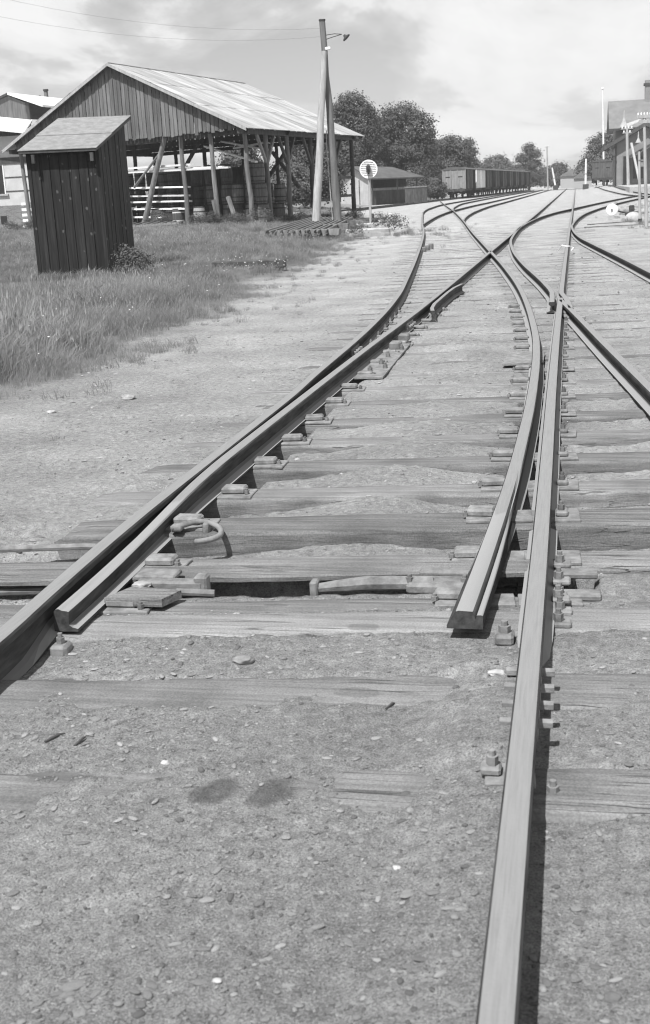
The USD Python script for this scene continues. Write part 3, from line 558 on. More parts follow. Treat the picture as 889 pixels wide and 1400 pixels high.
# ---------------------------------------------------------------- stones, loose and single
for (px, py, r, mk, lab) in ((680, 941, .024, "pale_stone", "pale rounded stone beside the straight rail on a half-buried sleeper"), (333, 908, .032, "stone", "flat brown-grey stone lying on the sand in the middle of the near track"),
        (323, 838, .014, "stone", "small stone just in front of the open slot at the points"), (176, 546, .05, "stone", "flat white stone on the sand between grass and left rail"), (70, 565, .035, "stone", "small stone on the sandy path near the left edge"),
        (298, 1352, .009, "pale_stone", "small white pebble on the sand near the bottom edge"), (543, 1196, .009, "pale_stone", "small white pebble left of the straight rail low in the foreground"), (226, 1046, .012, "pale_stone", "small pale pebble left of the two dark damp patches"), (838, 1362, .016, "dark_stone", "dark stone near the bottom right corner")):
    p = G(px, py, .0); z = float(ground_h(p[0], p[1]))
    s = rock(px, .45, 3); s.apply_scale(r); s.apply_translation((p[0], p[1], z + r*.25)); obj("stone", s, M[mk], smooth=60, label=lab, cat="stone")
def instancer(name, protos, pos, idx, scl, rot, label=None, cat=None, kind="stuff"):
    pi = UsdGeom.PointInstancer.Define(stage, path_for(name)); pp = str(pi.GetPath()); rel = []
    for k, (m, mt, sm) in enumerate(protos):
        q = usdkit.mesh(stage, f"{pp}/shape_{k:03d}", m, mt, smooth=sm); rel.append(q.GetPath())
    pi.CreatePrototypesRel().SetTargets(rel)
    pi.CreatePositionsAttr(Vt.Vec3fArray.FromNumpy(np.asarray(pos, np.float32))); pi.CreateProtoIndicesAttr(Vt.IntArray.FromNumpy(np.asarray(idx, np.int32)))
    pi.CreateScalesAttr(Vt.Vec3fArray.FromNumpy(np.asarray(scl, np.float32)))
    h = np.asarray(rot)/2; q4 = np.stack([np.cos(h), 0*h, 0*h, np.sin(h)], 1)
    pi.CreateOrientationsAttr(Vt.QuathArray([Gf.Quath(float(a), 0, 0, float(d)) for a, _, _, d in q4]))
    return keys(pi.GetPrim(), label, cat, None, kind)
N = 95000
yy = 1.45*np.exp(rng.random(N)**1.15*math.log(20)); xx = rng.uniform(-1, 1, N)*(.35 + .34*yy) - .14*yy - .2
ok = np.ones(N, bool)
for K in (KA, KB, KC, KD, KG, KG2):
    kk = np.array(K); ok &= ~((np.abs(xx - xat(K, yy)) < .045) & (yy > kk[0, 1] - .1))
ylr = yy - SKEW*(xx + .95); ok &= ~((np.abs(ylr - 4.215) < .1) & (xx < .2)); ok &= xx > edge_x(yy) - .3
clus = fb(xx, yy, 1.6, 3, 77); ok &= rng.random(N) < sst(.36, .62, clus)*.85 + .2
for (cx, cy, rx, ry, am) in STAINS[:2]: ok &= (((xx - cx)/rx)**2 + ((yy - cy)/ry)**2 > 1.0) | (rng.random(N) < .15)
xx, yy = xx[ok], yy[ok]; n = len(xx)
s = .0015 + .0034*rng.pareto(2.8, n).clip(0, 4.5)*.5; s *= 1 + .06*yy
pos = np.stack([xx, yy, ground_h(xx, yy) + s*.18], 1)
protos = [(rock(201, .6, 1), M["stone"], True), (rock(202, .5, 1), M["stone"], True), (rock(203, .7, 1), M["dark_stone"], True), (rock(204, .55, 1), M["pale_stone"], True), (rock(205, .4, 1), M["stone"], True)]
m2 = 520; y2 = rng.uniform(1.5, 7.5, m2)**1.0; x2 = rng.uniform(-1, 1, m2)*(.3 + .36*y2) - .14*y2 - .15; k2 = np.ones(m2, bool)
for K in (KA, KB, KC, KD): k2 &= np.abs(x2 - xat(K, y2)) > .06
y2l = y2 - SKEW*(x2 + .95); k2 &= ~((np.abs(y2l - 4.215) < .16) & (x2 < .2)); x2, y2 = x2[k2], y2[k2]; s2 = .005 + .0045*rng.pareto(3.0, len(x2)).clip(0, 2.5)
big = (np.stack([x2, y2, ground_h(x2, y2) - s2*.1], 1), rng.choice(5, len(x2), p=[.34, .32, .12, .04, .18]), s2)
scl0 = s[:, None]*np.stack([rng.uniform(.8, 1.6, n), rng.uniform(.7, 1.1, n), rng.uniform(.4, .9, n)], 1); scl1 = s2[:, None]*np.stack([rng.uniform(.8, 1.5, len(s2)), rng.uniform(.7, 1.1, len(s2)), rng.uniform(.7, 1.1, len(s2))], 1)
instancer("gravel", protos, np.vstack([pos, big[0]]), np.concatenate([rng.choice(5, n, p=[.32, .28, .15, .07, .18]), big[1]]), np.vstack([scl0, scl1]), rng.uniform(0, 6.28, n + len(s2)), "loose pebbles and grit scattered over the sandy track bed", "gravel")
for (p0, p1, lab) in (((62, 1022), (90, 1010), "longer dark twig lying on the sand at the lower left"), ((102, 1024), (118, 1014), "shorter dark twig lying on the sand at the lower left"), ((528, 972), (540, 962), "small dark twig in front of the half-buried sleeper")):
    a, b = G(*p0), G(*p1); a[2], b[2] = float(ground_h(a[0], a[1])) + .004, float(ground_h(b[0], b[1])) + .006; m_ = (a + b)/2 + (.004, .01, .004)
    obj("twig", tube([a, m_, b], [.003, .004, .002], 6), M["dark_timber"], label=lab, cat="twig")
# ---------------------------------------------------------------- open timber shed
FL, FR, RR = np.array([-27.2, 57.4]), np.array([-13.16, 50.49]), np.array([-10.67, 64.79])
SU, SV = FR - FL, RR - FR
EAVE, RIDGE = 4.2, 7.45
def S(u, v, z): q = FL + u*SU + v*SV; return np.array([q[0], q[1], z])
def gz(p): return float(ground_h(p[0], p[1]))
shed = thing("timber_shed", "large open timber shed with a board gable and pale streaked roof, barrels under it", "shed")
def slab(a, b, c, d, t):                      # four corners, thickened downwards
    V = np.array([a, b, c, d] + [np.asarray(q) - (0, 0, t) for q in (a, b, c, d)])
    F = [[0, 1, 2], [0, 2, 3], [4, 6, 5], [4, 7, 6], [0, 4, 5], [0, 5, 1], [1, 5, 6], [1, 6, 2], [2, 6, 7], [2, 7, 3], [3, 7, 4], [3, 4, 0]]
    m = trimesh.Trimesh(V, F, process=False); m.fix_normals(); return m
def rz(u): return EAVE + (RIDGE - EAVE)*(1 - abs(u - .5)/.5)
ncol = 16
for side in (0, 1):
    for r_ in range(3):
        for c in range(ncol):
            ua, ub = (.5 + .1667*r_ - .004, .5 + .1667*(r_ + 1) + .006) if side else (.5 - .1667*r_ + .004, .5 - .1667*(r_ + 1) - .006)
            va, vb = c/ncol + .0006, (c + 1)/ncol - .0006
            lft = .012*(2 - r_) + rnd.uniform(0, .012)
            a, b, c_, d = S(ua, va, rz(ua) + lft), S(ub, va, rz(ub) + lft), S(ub, vb, rz(ub) + lft + rnd.uniform(0, .01)), S(ua, vb, rz(ua) + lft)
            obj("roof_sheet", slab(a, b, c_, d, .022), M["roof_sheet"], shed)
for v in (.0, .985):                           # barge boards along the rakes
    for ua, ub in ((.5, 1.0), (.5, 0.0)):
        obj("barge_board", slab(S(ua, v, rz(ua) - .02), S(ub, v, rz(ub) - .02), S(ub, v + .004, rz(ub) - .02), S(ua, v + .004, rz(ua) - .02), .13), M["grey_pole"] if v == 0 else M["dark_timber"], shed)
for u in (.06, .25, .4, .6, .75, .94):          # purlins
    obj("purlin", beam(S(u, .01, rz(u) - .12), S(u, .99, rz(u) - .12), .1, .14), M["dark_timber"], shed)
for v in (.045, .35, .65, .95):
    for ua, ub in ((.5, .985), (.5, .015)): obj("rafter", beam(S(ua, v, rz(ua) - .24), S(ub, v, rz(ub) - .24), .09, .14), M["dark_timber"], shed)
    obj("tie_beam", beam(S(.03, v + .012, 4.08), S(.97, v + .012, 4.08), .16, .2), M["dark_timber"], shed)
for v, n, lo in ((.022, 62, 4.14), (.965, 40, 4.3)):
    us = np.linspace(.05, .985, n + 1) if v < .5 else np.linspace(.03, .97, n + 1)
    for i in range(n):
        ua, ub = us[i] + .0011, us[i+1] - .0011; um = (ua + ub)/2
        top = min(rz(ua), rz(ub)) - .06; bot = lo + rnd.uniform(-.07, .05) + (.03 if i % 2 else 0)
        if top - bot < .12: continue
        vo = v - (.0012 if i % 2 else 0)
        a, b = S(ua, vo, 0), S(ub, vo, 0); n_ = np.array([SV[0], SV[1], 0])/np.linalg.norm(SV)*.024
        V = np.array([(*a[:2], bot), (*b[:2], bot + rnd.uniform(-.02, .02)), (*b[:2], rz(ub) - .06), (*a[:2], rz(ua) - .06)]); V = np.vstack([V, V + n_])
        m = trimesh.Trimesh(V, [[0, 1, 2], [0, 2, 3], [4, 6, 5], [4, 7, 6], [0, 4, 5], [0, 5, 1], [1, 5, 6], [1, 6, 2], [2, 6, 7], [2, 7, 3], [3, 7, 4], [3, 4, 0]], process=False); m.fix_normals()
        obj("gable_board", m, M["gable_wood"], shed)
def post(u, v, top=4.1, lean=(0, 0), r=.10, mt="post_wood", name="post"):
    a = S(u + lean[0], v + lean[1], 0); a[2] = gz(a) - .2; b = S(u, v, top)
    return obj(name, pole(a, b, r*1.1, r*.92, 9, 6, .015), M[mt], shed, smooth=60)
for u, ln in ((.045, (.015, 0)), (.20, (0, 0)), (.36, (0, 0)), (.50, (.01, 0)), (.735, (.004, 0)), (.845, (.008, 0)), (.968, (.01, 0))): post(u, .05, lean=ln)
post(.675, .048, 4.15, (-.115, -.01), .12, name="raking_post")
obj("brace", pole(S(.535, .05, 2.1), S(.655, .05, 3.55), .06, .05, 7), M["post_wood"], shed, smooth=60)
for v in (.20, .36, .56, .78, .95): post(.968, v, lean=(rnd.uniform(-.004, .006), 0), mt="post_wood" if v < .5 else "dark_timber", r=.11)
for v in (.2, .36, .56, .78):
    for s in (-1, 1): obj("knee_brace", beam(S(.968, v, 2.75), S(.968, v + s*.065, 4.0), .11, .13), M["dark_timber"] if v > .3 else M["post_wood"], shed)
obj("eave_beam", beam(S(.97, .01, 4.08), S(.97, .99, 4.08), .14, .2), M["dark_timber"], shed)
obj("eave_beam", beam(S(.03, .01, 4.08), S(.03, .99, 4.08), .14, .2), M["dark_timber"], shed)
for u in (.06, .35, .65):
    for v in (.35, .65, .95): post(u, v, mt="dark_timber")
for a, b in (((.80, .5, 1.9), (.93, .5, 3.9)), ((.94, .5, 1.8), (.82, .5, 3.9)), ((.60, .3, 3.0), (.66, .3, 4.0))): obj("cross_brace", beam(S(*a), S(*b), .12, .14), M["dark_timber"], shed)
for z, v0, v1 in ((1.25, .78, .95), (2.15, .8, .95), (1.1, .56, .78)): obj("rail_board", beam(S(.968, v0, z), S(.968, v1, z), .06, .13), M["dark_timber"], shed)
for z in (.9, 1.3, 1.7, 2.1): obj("rail_board", beam(S(.03, .1, z), S(.03, .95, z), .06, .12), M["dark_timber"], shed)

ub_ = np.linspace(.03, .60, 33)  # rear boards added to darken the view through the shed
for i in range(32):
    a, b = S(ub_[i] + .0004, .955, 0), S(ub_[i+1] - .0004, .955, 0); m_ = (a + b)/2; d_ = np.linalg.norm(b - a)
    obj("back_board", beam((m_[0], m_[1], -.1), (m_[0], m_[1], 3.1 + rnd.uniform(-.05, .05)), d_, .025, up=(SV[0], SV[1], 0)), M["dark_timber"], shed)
# barrels
bp = [(.0, 0), (.22, 0), (.235, .0), (.27, .2), (.29, .42), (.27, .64), (.235, .84), (.235, .85), (.215, .85), (.215, .81), (0, .81)]
def barrel(label, group, body, hoop):
    t = thing("barrel", label, "barrel", (0, 0, 0), 0, group)
    obj("staves", lathe([(.0, .02), (.228, .02), (.228, 0), (.235, 0), (.262, .2), (.278, .42), (.262, .64), (.235, .84), (.222, .84), (.222, .80), (0, .80)], 18), body, t, smooth=40)
    for z in (.05, .24, .60, .79):
        r0 = np.interp(z, [0, .2, .42, .64, .84], [.235, .262, .278, .262, .235]); r1 = np.interp(z + .05, [0, .2, .42, .64, .84], [.235, .262, .278, .262, .235])
        obj("hoop", lathe([(r0 - .01, z), (r0 + .006, z), (r1 + .006, z + .05), (r1 - .01, z + .05)], 18), hoop, t, smooth=40)
    return t
def put(x, loc, rzv=0.0):
    xf = UsdGeom.Xformable(x); xf.ClearXformOpOrder(); xf.AddTranslateOp().Set(Gf.Vec3d(*map(float, loc))); xf.AddRotateZOp().Set(float(math.degrees(rzv)))
ORD = ["first", "second", "third", "fourth", "fifth", "sixth", "seventh", "eighth", "ninth", "tenth", "eleventh"]
TIER = ["bottom", "middle", "top"]
dark_spots = [(.775 + .045*i, .17 + .02*(i % 2), lev, f"{ORD[i]} from the left in the right-hand barrel stack") for lev in (0, 1, 2) for i in range(5)] + [(.565 + .05*i, .26, lev, f"{ORD[i]} from the left in the barrel stack behind the planks") for lev in (0, 1, 2) for i in range(4)] + [(.20 + .05*i, .30, lev, f"{ORD[i]} from the left in the far-left barrel row behind the hut") for lev in (0, 1, 2) for i in range(7)] + [(.90 + .04*i, .34, lev, f"{ORD[i]} from the left in the rear pair of barrel columns") for lev in (0, 1, 2) for i in range(2)]
first = None
for i, (u, v, lev, lab_) in enumerate(dark_spots):
    SPOTLAB = f"dark {TIER[lev]}-tier barrel, {lab_}"
    p = S(u + rnd.uniform(-.006, .006), v, 0); z = gz(p) + lev*.86
    if lev == 2 and rnd.random() < .35: continue
    if first is None: first = barrel(SPOTLAB, "dark barrels stacked in the shed", M["barrel_wood"], M["hoop"]); put(first, (p[0], p[1], z))
    else: copy_of(first, (p[0], p[1], z), rnd.uniform(0, 6), SPOTLAB)
for (u, v, lab, bm, hm) in ((.60, .075, "pale domed barrel standing beside the raking post in front of the stack", "barrel_pale", "hoop"), (.685, .08, "barrel with broad white hoops at the foot of the shed's front posts", "barrel_wood", "hoop_pale"),
        (.765, .085, "small grey barrel just right of the white-hooped one", "barrel_pale", "hoop"), (.64, .11, "grey barrel half hidden behind the white planks", "barrel_pale", "hoop")):
    p = S(u, v, 0); put(barrel(lab, None, M[bm], M[hm]), (p[0], p[1], gz(p) - .05))
# sawn planks stored across the shed
def plank_thing(a, b, w, t_, lab):
    obj("plank", beam(a, b, w, t_, .006), M["new_lumber"], label=lab, cat="plank", group="white planks stored in the shed")
ladder_u = [(.30, .725, 1.05), (.30, .74, 1.38), (.30, .735, 1.62), (.30, .74, 1.98), (.32, .63, .72)]
for k, (u0, u1, z) in enumerate(ladder_u):
    plank_thing(S(u0, .075, z + rnd.uniform(-.03, .05) + .15), S(u1, .075 + rnd.uniform(-.005, .005), z), .2, .075, ["lowest but one white plank crossing the front of the shed", "third white plank from the ground across the shed front", "white plank in the middle of the ladder of planks across the shed front", "highest of the spaced single planks across the shed front", "short white plank lowest in the ladder at the shed front"][k])
for k in range(4): plank_thing(S(.28 + .03*k, .066 + .014*k, 2.80 + .05*(k % 2)), S(.90 - .03*k, .064 + .014*k, 2.68 + .05*(k % 2)), .2, .07, f"white plank in the lower layer of the flat pile, {ORD[k]} from the front")
for k in range(3): plank_thing(S(.28 + .05*k, .068 + .014*k, 2.98), S(.76 - .03*k, .066 + .014*k, 2.92), .2, .07, f"white plank in the upper layer of the flat pile, {ORD[k]} from the front")
for k, (a, b) in enumerate((((.74, .2, 3.72), (.92, .22, 2.9)), ((.78, .25, 3.9), (.96, .26, 3.35)), ((.80, .3, 3.6), (.92, .3, 3.75)))):
    plank_thing(S(*a), S(*b), .24, .06, ["white board sloping down under the shed roof, the longest", "white board high under the roof near the shed's corner post", "short white board level under the shed roof"][k])
for k in range(5): 
    z = .55 + .27*k; plank_thing(S(-.03, .12, z), S(.1, .12, z + rnd.uniform(-.03, .03)), .2, .13, f"white plank at the shed's left corner post, {ORD[k]} from the ground")
# trestle legs and a frame on the grass
sh = thing("trestle", "low wooden trestle with two leaning legs beside the stacked barrels", "trestle")
for (a, b) in (((.885, .0, -.1), (.868, .0, 1.05)), ((.955, -.005, -.1), (.925, -.005, 1.15))):
    p, q = S(*a), S(*b); p[2] += gz(p); q[2] += gz(q); obj("leg", beam(p, q, .13, .13, .008), M["post_wood"], sh)
p, q = S(.875, 0, .3), S(.945, 0, .32); p[2] += .2; q[2] += .2; obj("crossbar", beam(p, q, .08, .1), M["post_wood"], sh)
gr = thing("wooden_grating", "old slatted wooden frame lying in the grass before the shed", "grating")
o = P(212, 309, 49); o[2] = gz(o) + .12
for k in range(2): obj("side_rail", beam(o + (-1.3, -.5 + k*.9, .02), o + (1.3, -.5 + k*.9 - .3, .1), .08, .08), M["post_wood"], gr)
for k in range(7): obj("slat", beam(o + (-1.1 + .36*k, -.55 - .04*k, .08), o + (-1.0 + .36*k, .5 - .04*k, .16), .07, .04), M["post_wood"], gr)

# ---------------------------------------------------------------- small board hut (privy) leaning on the grass
hut = thing("board_hut", "small dark tarred board hut with a sloping lean-to roof, standing in the grass", "hut")
h_fl, h_fr, h_br = np.array([-10.28, 22.85]), np.array([-9.09, 23.3]), np.array([-9.10, 24.95])
h_bl = h_fl + (h_br - h_fr)*.98
zb = float(ground_h(-9.6, 23.6)) - .15
HT, HB = 2.50, 3.02                             # wall heights, front and back
LEAN = np.array([.0, .0])
def hp(q, z): k = (z/2.6); return np.array([q[0] + LEAN[0]*k, q[1] + LEAN[1]*k, z])
hut_wood = usdkit.material(stage, "/World/Looks/tarred_board", {
    "tc": ("texture_coordinate", {}), "oi": ("object_info", {}), "mp": ("mapping", {"mapping_type": "point", "scale": (26, 26, 1.3)}), "n": ("noise_texture", {"scale": 1.0, "detail": 7.0, "roughness": 0.65}),
    "r": ("rgb_ramp", {"ramp": [(0.3, g3(0.014)), (0.5, g3(0.026)), (0.72, g3(0.048))]}), "rr": ("rgb_ramp", {"ramp": [(0, g3(0.75)), (1, g3(1.2))]}), "mx": ("mix", {"mix_type": "multiply", "fac": 1.0}),
    "vm": ("mapping", {"mapping_type": "point", "scale": (5.5, 5.5, 4.0)}), "v": ("voronoi_texture", {"scale": 1.0}), "vn": ("noise_texture", {"scale": 22.0, "detail": 3.0}), "va": ("math", {"math_type": "multiply_add", "value2": 0.20}),
    "vr": ("rgb_ramp", {"ramp": [(0, g3(0.85)), (0.215, g3(0.6)), (0.235, g3(0)), (1, g3(0))]}), "mc": ("mix", {"color2": g3(0.13)}), "b": ("bump", {"strength": 0.8, "distance": 0.006}), "p": ("principled_bsdf", {"roughness": 0.8, "specular_ior_level": 0.25})},
    [("tc.object", "mp.vector"), ("mp.vector", "n.vector"), ("n.fac", "r.fac"), ("oi.random", "rr.fac"), ("r.color", "mx.color1"), ("rr.color", "mx.color2"), ("tc.object", "vm.vector"), ("vm.vector", "v.vector"), ("tc.object", "vn.vector"),
     ("vn.fac", "va.value1"), ("v.distance", "va.value3"), ("va.value", "vr.fac"), ("vr.color", "mc.fac"), ("mx.color", "mc.color1"), ("mc.color", "p.base_color"), ("n.fac", "b.height"), ("b.normal", "p.normal")], surface="p.BSDF")
M["hut_wood"] = hut_wood
def boards(a, b, za, zb_, n, out, name="wall_board", lab=None):
    e = np.linspace(0, 1, n + 1); nrm = np.array([out[0], out[1], 0.0])
    for i in range(n):
        t0, t1 = e[i] + .006, e[i+1] - .006; d = nrm*(.026 + rnd.uniform(-.004, .004))
        q0, q1 = a + (b - a)*t0, a + (b - a)*t1; z0, z1 = za + (zb_ - za)*t0, za + (zb_ - za)*t1
        lo = zb + rnd.uniform(-.01, .03)
        V = np.array([hp(q0, lo), hp(q1, lo), hp(q1, z1), hp(q0, z0)]); V = np.vstack([V + d, V])
        m = trimesh.Trimesh(V, [[0, 1, 2], [0, 2, 3], [4, 6, 5], [4, 7, 6], [0, 4, 5], [0, 5, 1], [1, 5, 6], [1, 6, 2], [2, 6, 7], [2, 7, 3], [3, 7, 4], [3, 4, 0]], process=False); m.fix_normals()
        obj(name, m, M["hut_wood"], hut)
def unit(v): v = np.array(v, float); return v/np.linalg.norm(v)
fdir = unit(h_fr - h_fl); sdir = unit(h_br - h_fr); fn = np.array([fdir[1], -fdir[0]]); sn = np.array([sdir[1], -sdir[0]])
boards(h_fl, h_fr, HT, HT, 7, fn); boards(h_fr, h_br, HT, HB, 8, sn); boards(h_bl, h_fl, HB, HT, 7, -sn); boards(h_br, h_bl, HB, HB, 6, -fn)
core = [hp(q + (np.mean([h_fl, h_br], 0) - q)*.02, z) for q, z in ((h_fl, zb), (h_fr, zb), (h_br, zb), (h_bl, zb), (h_fl, HT - .02), (h_fr, HT - .02), (h_br, HB - .02), (h_bl, HB - .02))]
obj("frame", trimesh.convex.convex_hull(np.array(core)), M["dark_timber"], hut)
for q, o2 in ((h_fr, (.02, -.02)), (h_fl, (-.02, -.03))):
    obj("corner_board", beam(hp(q + o2, zb), hp(q + o2, HT - .03), .07, .03, up=(fn[0], fn[1], 0)), M["hut_wood"], hut)
for tt in (.06, .93):
    q = h_fl + (h_fr - h_fl)*tt + fn*.16; obj("bracket", beam(hp(q, HT - .26), hp(q, HT - .10), .06, .05), M["dark_timber"], hut)
slope = (HB - HT)/np.linalg.norm(h_br - h_fr)
rf = [h_fl - fdir*.13 - sdir*.20, h_fr + fdir*.08 - sdir*.20]; dz = -.20*slope
L_ = np.linalg.norm(h_br - h_fr)
def roofpt(q, along, z_add=0): return np.array([q[0] + sdir[0]*along + LEAN[0], q[1] + sdir[1]*along, HT + dz + along*slope + .05 + z_add])
for k, (s0, s1, za) in enumerate(((0, .95, .0), (.93, L_ + .50, .014))):
    obj("roofing_felt", slab(roofpt(rf[0], s0, za), roofpt(rf[1], s0, za), roofpt(rf[1], s1, za), roofpt(rf[0], s1, za), .012), M["hut_roof"], hut)
obj("roof_deck", slab(roofpt(rf[0] + fdir*.01, .012, -.016), roofpt(rf[1] - fdir*.01, .012, -.016), roofpt(rf[1] - fdir*.01, L_ + .48, -.016), roofpt(rf[0] + fdir*.01, L_ + .48, -.016), .05), M["dark_timber"], hut)

# ---------------------------------------------------------------- round signal disc on its post
sc = P(504, 231, 52); sb = P(507, 306, 52); sb[2] = gz(sb) - .1
sig = thing("signal_disc", "round white slatted signal disc on a slim grey post by the grass edge", "signal")
obj("post", pole(sb, sc + (0, .07, -.2), .055, .05, 10, 3), M["grey_pole"], sig, smooth=60)
R0 = .375
def ringmesh(r0, r1, t_, n=36):
    m = lathe([(r0, -t_), (r1, -t_), (r1, t_), (r0, t_), (r0, -t_)], n); m.apply_transform(trimesh.transformations.rotation_matrix(math.pi/2, [1, 0, 0])); return m
face = math.atan2(sc[0], sc[1])
obj("rim", moved(ringmesh(.325, R0, .014), sc, -face*0.6), M["white_paint"], sig, smooth=40)
for k in range(9):
    zz = -.29 + .0725*k; w = 2*math.sqrt(max(.335**2 - zz**2, .004)); obj("slat", moved(box((0, 0, zz), (w, .012, .046)), sc, -face*0.6), M["white_paint"], sig)
lamp = obj("lamp", moved(cat_([box((0, -.12, -.02), (.17, .18, .24)), trimesh.creation.cone(.11, .12).apply_translation((0, -.12, .10)), box((0, -.02, -.16), (.05, .14, .1))]), sc, -face*0.6), M["dark_iron"], sig)
obj("lens", moved(trimesh.creation.cylinder(.05, .03).apply_transform(trimesh.transformations.rotation_matrix(math.pi/2, [1, 0, 0])).apply_translation((0, -.22, -.02)), sc, -face*0.6), M["dark_window"], lamp, smooth=40)
obj("back_bracket", moved(box((0, .045, -.12), (.06, .06, .4)), sc), M["dark_iron"], sig)

# ---------------------------------------------------------------- old rails lying on bearers in the grass
na, nb_ = np.array([-9.15, 37.0]), np.array([-7.25, 36.6]); fa, fbb = np.array([-10.2, 49.0]), np.array([-8.75, 49.6])
for k in range(11):
    t_ = k/10; a = na + (nb_ - na)*(t_ + rnd.uniform(-.025, .025)) + (0, rnd.uniform(-.6, .5)); b = fa + (fbb - fa)*t_
    za, zb2 = float(ground_h(*a)) + .20, float(ground_h(*b)) + .30; ps = np.linspace(a, b, 3); q = sweep(ps, rail_profile(.06, .10, .12, 0.0)); q.vertices[:, 2] += np.interp(q.vertices[:, 1], [a[1], b[1]], [za, zb2])
    obj("stored_rail", q, M["iron"], smooth=28, label=f"rusty spare rail, {ORD[k]} from the left in the row lying in the grass", cat="rail", group="spare rails lying in the grass")
for k, yb in enumerate((37.6, 41.5, 45.5)):
    t_ = (yb - 37)/12; a = na + (fa - na)*t_ + (-.3, 0); b = nb_ + (fbb - nb_)*t_ + (.35, 0); zz = float(ground_h(*((a + b)/2))) + .20
    obj("bearer", beam((*a, zz), (*b, zz), .22, .2, .01), M["post_wood"], label=["nearest timber bearer under the spare rails", "middle timber bearer under the spare rails", "farthest timber bearer under the spare rails"][k], cat="timber")
for k, (px, py, s, lab) in enumerate(((500, 309, (.75, .4, .28), "rough concrete block in weeds left of the signal disc"), (513, 316, (.9, .55, .3), "grey rubble slab at the foot of the signal post"), (484, 318, (.5, .3, .3), "broken concrete block nearest the spare rails"))):
    p = G(px, py, .15); p[2] = gz(p) + .1; m = chamfer_box(s, (0, 0, 0), .04); m = m.subdivide().subdivide(); m.vertices += .05*(meshkit.fbm(m.vertices*5 + k*9, 3)[:, None] - .5); obj("concrete_block", moved(m, p, .4*k), M["concrete"], label=lab, cat="block")
p = G(340, 351, .3); p[2] = gz(p) + .12; obj("loose_sleeper", moved(chamfer_box((1.45, .22, .16), (0, 0, 0), .02), p, .02), M["dark_timber"], label="dark timber baulk lying alone in the grass right of the hut", cat="timber")

# ---------------------------------------------------------------- lamp pole with its strut, and overhead wires
lp = thing("lamp_pole", "tall dark wooden pole with a pale leaning strut and a bracket lamp", "lamp pole")
base, top = P(463, 300, 45.6), P(440.5, 28, 45.6); base[2] = gz(base) - .2
obj("pole", pole(base, top, .155, .105, 12, 8, .012), M["dark_pole"], lp, smooth=60)
s0, s1 = P(431, 306, 44.8), P(443, 70, 45.4); s0[2] = gz(s0) - .2
obj("strut", pole(s0, s1, .165, .10, 12, 8, .012), M["grey_pole"], lp, smooth=60)
t0 = top + (0, 0, -.5)
obj("bracket_arm", tube([t0, t0 + (.45, -.1, .02), t0 + (.72, -.15, -.02)], .013, 6), M["dark_iron"], lp)
obj("bracket_arm", tube([t0 + (0, 0, -.16), t0 + (.4, -.1, -.08), t0 + (.72, -.15, -.02)], .013, 6), M["dark_iron"], lp)
lm = lathe([(0, .10), (.04, .09), (.06, .03), (.15, -.02), (.16, -.05), (.10, -.02), (.0, -.0)], 16); lm.apply_transform(trimesh.transformations.rotation_matrix(-.75, [0, 1, 0])); lm.apply_translation(t0 + (.86, -.17, -.12))
obj("lamp_shade", lm, M["dark_iron"], lp, smooth=40)
obj("insulator", moved(chamfer_box((.22, .1, .1), (0, 0, 0), .02), top + (.16, -.05, -.95)), M["white_paint"], lp)
obj("conduit", tube([base + (-.18, -.16, .3), base*.5 + top*.5 + (-.16, -.13, -.6), base*.5 + top*.5 + (-.14, -.12, 0)], .018, 6), M["grey_pole"], lp)
obj("cap", moved(trimesh.creation.cylinder(.12, .05), top + (0, 0, .02)), M["dark_iron"], lp, smooth=40)
for k, (q, z_, lab) in enumerate(((P(-60, -18, 38), 0, "upper of the two thin wires running left from the lamp pole"), (P(-60, 10, 38), -.28, "lower of the two thin wires running left from the lamp pole"))):
    a = top + (-.1, 0, -.25 + z_); tt = np.linspace(0, 1, 14)[:, None]; c = a + (q - a)*tt; c[:, 2] -= .45*4*(tt*(1 - tt))[:, 0]
    obj("overhead_wire", tube(c, .0032, 5), M["iron"], label=lab, cat="wire")

# ---------------------------------------------------------------- house behind the shed, left edge
D0 = 80.0
def wallpt(px, py, d=D0): return P(px, py, d)
house = thing("house", "pale plastered house with bright roofs at the left edge behind the shed", "house")
xl, xr = wallpt(-90, 280)[0], wallpt(56, 280)[0]
def block(x0, x1, y0, y1, z0, z1): return box(((x0+x1)/2, (y0+y1)/2, (z0+z1)/2), (x1-x0, y1-y0, z1-z0))
zp, zt = wallpt(10, 281)[2], wallpt(10, 186)[2]
obj("wall", block(xl, xr, D0, D0 + 9, zp, zt), M["plaster"], house)
brick_m = usdkit.material(stage, "/World/Looks/brick_far", {"ge": ("geometry", {}), "sp": ("separate_xyz", {}), "cb": ("combine_xyz", {}), "br": ("brick_texture", {"scale": 2.0, "color1": g3(.10), "color2": g3(.2), "mortar": g3(.26), "mortar_size": 0.02, "brick_width": 0.5, "row_height": 0.16}), "p": ("principled_bsdf", {"roughness": 0.95})},
    [("ge.position", "sp.vector"), ("sp.x", "cb.x"), ("sp.z", "cb.y"), ("cb.vector", "br.vector"), ("br.color", "p.base_color")], surface="p.BSDF")
obj("plinth", block(xl - .05, xr + .05, D0 - .08, D0 + 9, -.3, zp), brick_m, house)
q0, q1 = wallpt(2, 306, D0 - .1), wallpt(9, 295, D0 - .1); obj("vent", block(q0[0], q1[0], D0 - .12, D0, q0[2], q1[2]), M["dark_window"], house)
q0, q1 = wallpt(-14, 266), wallpt(3, 226); w_ = obj("window", block(q0[0], q1[0], D0 - .04, D0 + .05, q0[2], q1[2]), M["dark_window"], house)
